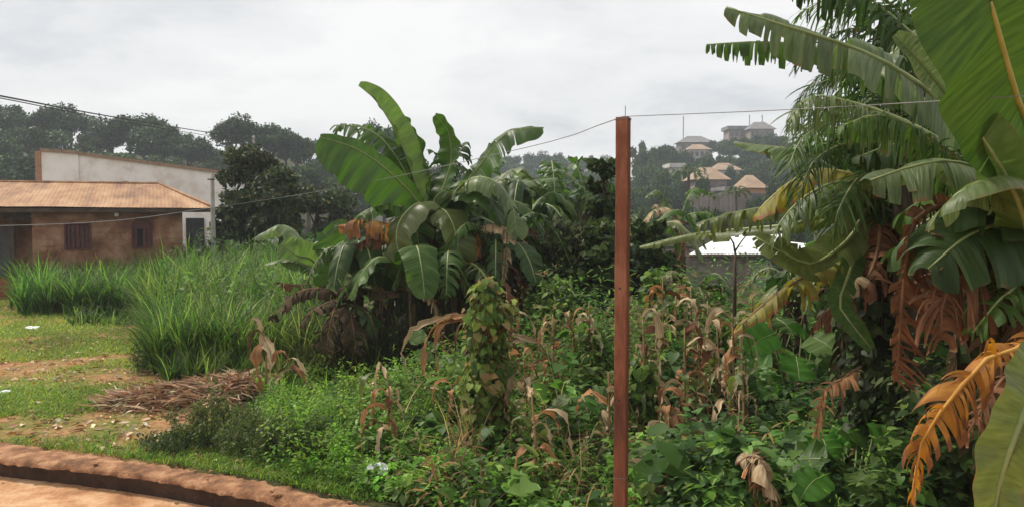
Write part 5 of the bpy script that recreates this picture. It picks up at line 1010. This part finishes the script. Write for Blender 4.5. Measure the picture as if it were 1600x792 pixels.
# ---------------------------------------------------------------- ground cover
def sample(n, d0, d1, p0, p1, power=1.0):
    """roots inside a wedge of the field: distance d0..d1, photo columns p0..p1 (used only as bearings)"""
    d = d0 * (d1 / d0) ** (RNG.random(n) ** power); a = (RNG.uniform(p0, p1, n) - 800) / FPX
    x = a * d; return x, d
def vn(x, y, s=1.0, o=0.0):
    return (np.sin(x * 1.7 * s + o) * np.cos(y * 1.3 * s - o) + np.sin(x * 0.63 * s - y * 0.91 * s + 2 * o) + 0.6 * np.sin(x * 3.9 * s + y * 3.1 * s + o)) / 2.6
def px_of(x, y): return 800 + FPX * x / y
# height of the weeds by place
def weed_h(x, y):
    px = px_of(x, y)
    base = 0.30 + 0.22 * vn(x, y, 1.3, 0.7)
    right = sst(560, 900, px); base = base + right * (0.34 + 0.35 * vn(x, y, 0.9, 2.1)) * sst(6.5, 10, y) * (1 - .55 * sst(13, 18, y))
    base = base + sst(1330, 1440, px) * (0.7 + 0.3 * vn(x, y, 1.1, 4.0)) * (1 - sst(9, 14, y) * 0.3)
    return np.clip(base, 0.08, 2.0)
C_ = Cloud()
GR = [(0.079,0.181,0.019), (0.114,0.237,0.026), (0.045,0.100,0.015), (0.159,0.287,0.035)]
def tufts(nt_, per, d0, d1, p0, p1, size, cols, tv, tf, hm=1.0, rad=.17, jit=.2, stem=True):
    """upright leafy herbs: each tuft has its own height, hue and leaf size"""
    x, y = sample(nt_, d0, d1, p0, p1); ok = y > ledge_y(x) + .42; x, y = x[ok], y[ok]; m_ = len(x)
    H = np.clip(weed_h(x, y) * hm * np.clip(RNG.gamma(6, 1 / 6., m_), .3, 1.7), .06, 2.0); sc = RNG.uniform(.6, 1.5, m_); rd = rad * RNG.uniform(.6, 1.5, m_) * (.55 + .6 * H) * (.75 + .03 * y)
    cc = pal(m_, cols, .22) * (1 + .25 * vn(x, y, 1.9, 5))[:, None]
    k = per; T_ = np.repeat(np.arange(m_), k); n = len(T_); t = RNG.random(n) ** .6; a = RNG.uniform(0, 6.283, n); r_ = rd[T_] * (.25 + .75 * RNG.random(n)) * (1.05 - .55 * t)
    pos = np.stack([x[T_] + r_ * np.cos(a), y[T_] + r_ * np.sin(a), hgt(x, y)[T_] + .03 + H[T_] * t], 1)
    o_ = np.stack([np.cos(a), np.sin(a), np.zeros(n)], 1); yd = o_ * .9 + RNG.normal(0, .3, (n, 3)); yd[:, 2] += .25 - .75 * RNG.random(n)
    nd = o_ * .35 + RNG.normal(0, .3, (n, 3)); nd[:, 2] += 1.0
    C_.add(*scatter(tv, tf, pos, yd, nd, size * sc[T_] * RNG.uniform(.6, 1.3, n) * (.75 + .028 * y[T_]), np.clip(cc[T_] * (1 + RNG.normal(0, .16, (n, 1))), .004, .8)))
HV = [(0.071,0.159,0.026),(0.106,0.210,0.036),(0.040,0.091,0.017),(0.171,0.280,0.072),(0.091,0.153,0.030),(0.131,0.254,0.030),(0.192,0.132,0.054)]
DV = [(0.042,0.095,0.018),(0.066,0.134,0.024),(0.026,0.056,0.014),(0.121,0.204,0.054)]
tufts(900, 26, 6.4, 9.8, 560, 1000, .062, GR + [(0.131,0.216,0.060)], LEAF8_V, LEAF8_T)
tufts(900, 24, 5.6, 9.5, 960, 1360, .075, HV, HEART_V, HEART_T, hm=1.05)
tufts(1500, 26, 4.4, 10, 1330, 1740, .072, DV, HEART_V, HEART_T, hm=1.2)
tufts(350, 26, 5.5, 9.5, 1040, 1340, .095, [(0.060,0.127,0.036),(0.091,0.165,0.048)], HEART_V, HEART_T, hm=1.3, rad=.2)
tufts(1300, 30, 9, 19, 600, 1420, .075, [(0.060,0.140,0.022),(0.091,0.191,0.030),(0.036,0.076,0.017),(0.141,0.254,0.042),(0.144,0.108,0.048)], LEAF4_V, LEAF4_T, hm=1.15)
tufts(650, 26, 9, 14, 820, 1200, .06, HV, LEAF8_V * np.array([.6, 1.4, 1]), LEAF8_T, hm=1.35)
tufts(900, 22, 17, 30, 540, 1500, .10, [(0.050,0.114,0.019),(0.076,0.159,0.024),(0.029,0.061,0.014)], LEAF4_V, LEAF4_T, hm=1.0, rad=.3)
tufts(560, 30, 8.8, 16, 1150, 1430, .075, [(0.071,0.204,0.026),(0.101,0.254,0.038),(0.050,0.127,0.022)], LEAF4_V, LEAF4_T, hm=1.3)
tufts(900, 30, 7.4, 12.5, 400, 780, .046, [(0.121,0.254,0.022),(0.181,0.331,0.030),(0.066,0.140,0.019),(0.202,0.305,0.048)], LEAF4_V, LEAF4_T, hm=1.0, rad=.13)
tufts(260, 30, 24, 60, 300, 640, .16, [(0.036,0.076,0.019),(0.066,0.127,0.024)], LEAF4_V, LEAF4_T, hm=4.0, rad=.4)
tufts(500, 26, 5.0, 12, 620, 1500, .05, [(0.141,0.280,0.030),(0.181,0.305,0.048),(0.101,0.216,0.024)], LEAF8_V * np.array([.5, 1.5, 1]), LEAF8_T, hm=1.35, rad=.12)
tufts(220, 20, 6.0, 14, 640, 1500, .08, [(0.240,0.156,0.066),(0.156,0.102,0.048),(0.312,0.216,0.096)], LEAF8_V * np.array([.45, 1.6, 1.5]), LEAF8_T, hm=1.3, rad=.12)
tufts(160, 16, 5.6, 11, 640, 1500, .15, HV[:4], HEART_V, HEART_T, hm=1.3, rad=.22)
# low layer hiding the soil
def low(n, d0, d1, p0, p1, size, cols):
    x, y = sample(n, d0, d1, p0, p1); ok = y > ledge_y(x) + .42; x, y = x[ok], y[ok]; m_ = len(x); pos = np.stack([x, y, hgt(x, y) + RNG.uniform(.01, .16, m_)], 1)
    nd = RNG.normal(0, .4, (m_, 3)); nd[:, 2] += 1
    C_.add(*scatter(LEAF4_V, LEAF4_T, pos, rdir(m_, -.3, .4), nd, size * RNG.uniform(.6, 1.3, m_) * (.7 + .04 * y), pal(m_, cols)))
low(26000, 4.5, 20, 540, 1740, .07, DV + GR[:1]); low(9000, 18, 60, 540, 1500, .1, DV); low(5000, 7, 12, 380, 620, .05, GR)
tag(link('undergrowth', C_.mesh('undergrowth'), M['leaves']), 'dense low undergrowth of broad green weeds and vines covering the plot', 'undergrowth', kind='stuff')

# feathery weed bushes near the ledge
def weed_bush(px, d, h_, rad, n, cols, label, seed):
    rg = np.random.default_rng(seed); b = P(px, 600, d); g_ = hz(b.x, d); o = empty('weed_bush', (b.x, d, g_), label, 'weed'); mb = MB(); C2 = Cloud(); P_ = []; D_ = []
    for k in range(46):
        a = rg.uniform(0, 6.283); r_ = rad * math.sqrt(rg.random()); bx, by = b.x + r_ * math.cos(a), d + r_ * math.sin(a) * .6; hh = h_ * rg.uniform(.55, 1.05) * (1.1 - .5 * r_ / rad)
        t_ = Vector((bx + rg.normal(0, .09), by + rg.normal(0, .09), g_ + hh)); s_ = Vector((bx, by, g_)); mb.tube([s_, s_.lerp(t_, .5) + Vector((.02, 0, 0)), t_], [.005, .004, .002], 4, cap=False)
        for i in range(n // 46):
            f = rg.random() ** .7; P_.append(tuple(s_.lerp(t_, f) + Vector(rg.normal(0, .035, 3)))); D_.append(rg.normal(0, 1, 3) + np.array([0, 0, .5]))
    mb.build('stems', M['gstalk'], o)
    P_ = np.array(P_); D_ = np.array(D_); m_ = len(P_); nd = rg.normal(0, .6, (m_, 3)) + np.array([0, -.3, .8])
    C2.add(*scatter(LEAF4_V * np.array([.7, 1, 1]), LEAF4_T, P_, D_, nd, .05 * rg.uniform(.6, 1.4, m_), pal(m_, cols, .22)))
    lo = link('foliage', C2.mesh('foliage'), M['leaves'], o); lo['kind'] = 'stuff'
OL = [(0.06,0.09,0.02), (0.09,0.125,0.03), (0.12,0.15,0.045), (0.04,0.06,0.018)]
weed_bush(342, 8.9, .62, .45, 3000, OL, 'tall feathery olive weed bush behind the earth wall, leftmost of the three', 1)
weed_bush(405, 8.5, .5, .5, 3000, OL, 'middle feathery weed bush behind the earth wall', 2)
weed_bush(462, 8.3, .5, .45, 3000, OL, 'right feathery weed bush where the earth wall leaves the picture', 3)
weed_bush(280, 8.6, .22, .35, 1500, DK, 'low dark creeping weed on the back edge of the earth wall', 4)
weed_bush(560, 8.2, .35, .4, 2200, GR, 'small bright herb bush left of the white litter', 5)
weed_bush(250, 12.6, .6, .45, 2600, DK + GR[:1], 'dark weed bush at the foot of the tall grass corner', 6)
weed_bush(640, 9.0, .5, .6, 3600, [(0.09,0.17,0.02),(0.13,0.22,0.028),(0.06,0.11,0.02)], 'bright lime weed bush in the middle foreground', 7)

# tall grass
C_ = Cloud()
def tall(n, d0, d1, p0, p1, hmin, hmax, cols, wd=.011, clump=4.0):
    x, y = sample(n, d0, d1, p0, p1); cx = (np.floor(x * clump) + .5) / clump; cy = (np.floor(y * clump) + .5) / clump
    j = np.sin(cx * 91.7 + cy * 47.3) * 4375.5 % 1.0; x = x + (cx - x) * .55 + .08 * j; y = y + (cy - y) * .55
    m_ = len(x); az = RNG.uniform(0, 6.283, m_); Ln = RNG.uniform(hmin, hmax, m_) * (.80 + .35 * j + .18 * vn(x, y, 1.1, 2))
    roots = np.stack([x, y, hgt(x, y)], 1)
    C_.add(*blades(roots, Ln, az, RNG.uniform(.15, .75, m_), wd * RNG.uniform(.6, 1.4, m_), np.clip(pal(m_, cols, .25) * (.8 + .4 * j)[:, None] * (1 + .22 * vn(x, y, 1.4, 3))[:, None] * np.stack([1.08 + .25 * vn(x, y, .8, 6), np.ones(m_), np.full(m_, .9)], 1), .005, .8), seg=5, lean=.12))
TG = [(0.046,0.106,0.018), (0.070,0.148,0.022), (0.097,0.191,0.030), (0.028,0.066,0.014), (0.150,0.233,0.055)]
tall(9000, 19.5, 26.5, 22, 300, .55, 1.5, TG[:4], .022, clump=1.6)
tall(5500, 16.5, 25, 225, 470, .7, 1.9, TG, .020, clump=1.7)
tall(10500, 12.4, 17, 228, 505, .55, 1.5, TG, .015, clump=2.2)
tall(2200, 11.6, 13.2, 250, 520, .3, .8, TG, .011, clump=3)
tall(2600, 24, 34, 290, 520, .9, 2.2, TG[:3], .026, clump=1.4)
tall(4000, 11.5, 13.5, 480, 740, .4, 1.35, [(0.026,0.048,0.016),(0.060,0.060,0.028),(0.018,0.034,0.012)], .010)
tall(900, 18.0, 21, 100, 260, .2, .6, TG, .014)
tall(1800, 8.5, 12, 420, 900, .25, .75, GR, .008, clump=2.2)
tall(900, 6.0, 15, 640, 1500, .5, 1.25, [(0.240,0.160,0.080),(0.330,0.250,0.130),(0.120,0.080,0.045)], .007, clump=1.1)
tall(1200, 8.5, 16, 850, 1350, .4, 1.1, GR + [(0.250,0.200,0.090)], .012, clump=1.8)
tall(160, 20, 26, 40, 480, 1.0, 1.6, [(0.176,0.244,0.080),(0.176,0.244,0.070)], .010, clump=1.0)
tall(120, 12.6, 20, 270, 480, 1.0, 1.6, [(0.176,0.244,0.080),(0.176,0.244,0.070)], .010, clump=1.0)
tall(300, 13, 25, 260, 500, .7, 1.6, [(0.30,0.23,0.11),(0.36,0.30,0.16)], .010, clump=1.5)
xg, yg = sample(1900, 14, 26, 255, 500); mg = len(xg)      # broad weeds standing among the grass
C_.add(*scatter(LEAF4_V, LEAF4_T, np.stack([xg, yg, hgt(xg, yg) + RNG.uniform(.3, 1.35, mg)], 1), rdir(mg, -.6, .5), rdir(mg, .1, 1), RNG.uniform(.06, .17, mg), pal(mg, TG[:3] + [(0.141,0.212,0.060)])))
tag(link('tall_grass', C_.mesh('tall_grass'), M['grass']), 'thick stand of tall green grass in front of the brick house', 'grass', kind='stuff')
# short turf
C_ = Cloud()
def nmask(x, y):
    return np.array([noise.fractal(Vector((a_ * .55, b_ * .55, 0)), 0.7, 2.0, 5) for a_, b_ in zip(x, y)])
def turf(n, d0, d1, p0, p1, cols, h0, h1, thr=-.12):
    x, y = sample(n, d0, d1, p0, p1); nm = nmask(x, y); ok = (y > ledge_y(x) + .22) & (nm + RNG.normal(0, .12, len(x)) > thr)
    bare = np.exp(-(((x + 6.2) / 1.8) ** 2 + ((y - 12.3) / .8) ** 2)) + np.exp(-(((x + 5.4) / 2.0) ** 2 + ((y - 9.5) / .45) ** 2)) + .8 * np.exp(-(((x + 7) / 2.4) ** 2 + ((y - 9.2) / .5) ** 2))
    ok &= RNG.random(len(x)) > bare * 1.15
    x, y = x[ok], y[ok]; m_ = len(x); roots = np.stack([x, y, hgt(x, y) - .005], 1); tn = (.85 + .35 * vn(x, y, .8, 1.0))[:, None]
    C_.add(*blades(roots, RNG.uniform(h0, h1, m_) * (.8 + .02 * y), RNG.uniform(0, 6.283, m_), RNG.uniform(.3, 1.0, m_), .0055 * RNG.uniform(.7, 1.5, m_) * (.5 + .07 * y), np.clip(pal(m_, cols, .2) * tn, .01, .9), seg=2, lean=.3))
TF = [(0.21,0.31,0.028), (0.26,0.35,0.035), (0.13,0.24,0.025), (0.32,0.34,0.06)]
turf(100000, 9, 23, -160, 330, TF, .03, .09, thr=-.22)
turf(44000, 7.2, 11.5, -100, 640, TF[:3] + GR[:2], .04, .13, thr=-.2)
turf(9000, 7.0, 9.5, 440, 760, GR + TF[:1], .06, .18, thr=-.5)
tag(link('lawn_grass', C_.mesh('lawn_grass'), M['grass']), 'short patchy yellow green grass on the open ground at the left', 'grass', kind='stuff')

# heap of dry straw
C_ = Cloud(); n = 8000; t = RNG.random(n)
c0, cA = np.array(G(185, 630)), np.array(G(386, 622))
ctr = c0 + (cA - c0) * t[:, None]; wdt = .38 + .40 * t; hh = .08 + .28 * t ** 1.2 * (1 - .3 * np.clip((t - .9) * 10, 0, 1)); rr = RNG.normal(0, .45, n)
pos = ctr + np.stack([RNG.normal(0, .08, n), rr * wdt, np.zeros(n)], 1); pos[:, 2] = hh * np.exp(-(rr ** 2) * 2) * RNG.random(n) ** .5
STR = [(0.66,0.48,0.30), (0.78,0.64,0.45), (0.48,0.30,0.18), (0.50,0.30,0.20), (0.30,0.17,0.10)]
yd = rdir(n, -.35, .45); C_.add(*scatter(LEAF4_V * np.array([.13, 1, 1.0]), LEAF4_T, pos, yd, rdir(n, .2, 1), RNG.uniform(.10, .42, n), pal(n, STR, .25)))
tag(link('straw_heap', C_.mesh('straw_heap'), M['litter']), 'heap of cut dry straw and brown stalks lying on the grass left of centre', 'straw heap', kind='stuff')
# scattered dry litter and small stones over lawn and bush
C_ = Cloud()
x, y = sample(5000, 7.2, 16, -60, 1250); ok = y > ledge_y(x) + .35; x, y = x[ok], y[ok]; n = len(x)
z = hgt(x, y) + np.where(px_of(x, y) > 560, weed_h(x, y) * RNG.uniform(.5, 1.0, n), .02)
C_.add(*scatter(LEAF8_V * np.array([.6, 1, 1.5]), LEAF8_T, np.stack([x, y, z], 1), rdir(n, -.4, .2), rdir(n, .3, 1), RNG.uniform(.05, .16, n), pal(n, STR + [(0.35,0.16,0.04)], .2)))
tag(link('leaf_litter', C_.mesh('leaf_litter'), M['litter']), 'dry brown leaf litter scattered over the weeds', 'litter', kind='stuff')
# white litter: crumpled plastic bag, paper scraps on the lawn
M['plastic'] = surf('white_plastic', (0.40,0.43,0.45), (0.60,0.62,0.64), 20, 0.35, 0.3, spec=0.5)
def scrap(px, py, w_, h_, hh, label, name='plastic_bag', cat='litter', seed=0, ang=0):
    c = G(px, py); V_ = []; F_ = []; n = 12
    for i in range(n + 1):
        for j in range(n + 1):
            u, v = i / n - .5, j / n - .5; ed = math.sqrt(u*u + v*v)
            q = noise.noise(Vector((u * 5 + seed, v * 5, seed))); q2 = noise.noise(Vector((u * 12 + seed, v * 12, 7 + seed)))
            s_ = 1 - .35 * abs(q2); V_.append((u * w_ * s_ * 1.2, v * h_ * s_, hh * (max(0, .55 - ed) * 1.2 + .5 * q + .35 * q2)))
    for i in range(n):
        for j in range(n): F_.append((i*(n+1)+j, (i+1)*(n+1)+j, (i+1)*(n+1)+j+1, i*(n+1)+j+1))
    o = MB().add(V_, F_).build(name, M['plastic'], smooth=True); o.location = (c.x, c.y, c.z + hh * .5 + .02); o.rotation_euler = (R(25), 0, ang)
    return tag(o, label, cat)
scrap(592, 756, .22, .14, .10, 'crumpled white plastic bag caught in the weeds at the bottom', seed=1, ang=R(-35)).location.z += .08
scrap(50, 514, .24, .12, .03, 'flat white scrap of paper lying on the yellow grass at far left', 'paper_scrap', seed=2)
scrap(7, 616, .12, .1, .03, 'small pale scrap on the bare soil at the left edge', 'paper_scrap', seed=3)
# pebbles on bare soil: countable few
M['stone'] = surf('pebble', (0.28,0.20,0.15), (0.45,0.36,0.29), 12, 0.9, 0.4)
def rock_mesh():
    import bmesh
    bm = bmesh.new(); bmesh.ops.create_icosphere(bm, subdivisions=2, radius=1)
    for v in bm.verts: v.co *= 1 + .25 * noise.noise(v.co * 1.7); v.co.z *= .6
    me = bpy.data.meshes.new('pebble'); bm.to_mesh(me); bm.free(); me.materials.append(M['stone']); return me
rk = rock_mesh(); rg = random.Random(3)
for k in range(26):
    p_ = G(rg.uniform(0, 300), rg.uniform(590, 690)); o = bpy.data.objects.new('pebble', rk); COL.objects.link(o); s_ = rg.uniform(.012, .035); o.location = (p_.x, p_.y, hz(p_.x, p_.y) + s_ * .3); o.scale = (s_, s_, s_); o.rotation_euler = (0, 0, rg.uniform(0, 6))
    tag(o, 'small pebble on the bare soil behind the earth wall', 'stone', 'pebbles on the bare soil')

# ---------------------------------------------------------------- haze
def haze():
    m, t, N_, L_ = newmat('haze'); o = N_('ShaderNodeOutputMaterial'); v = N_('ShaderNodeVolumePrincipled'); v.inputs['Color'].default_value = (0.80, 0.87, 0.97, 1); v.inputs['Density'].default_value = 0.0009
    L_(v.outputs[0], o.inputs['Volume'])
    ob = MB().box((-452, -70, -12), (452, 532, 48)).build('haze', m); tag(ob, kind='stuff'); ob.display_type = 'WIRE'
    ob['label'] = 'thin bluish haze over the valley'; ob['category'] = 'haze'
haze()
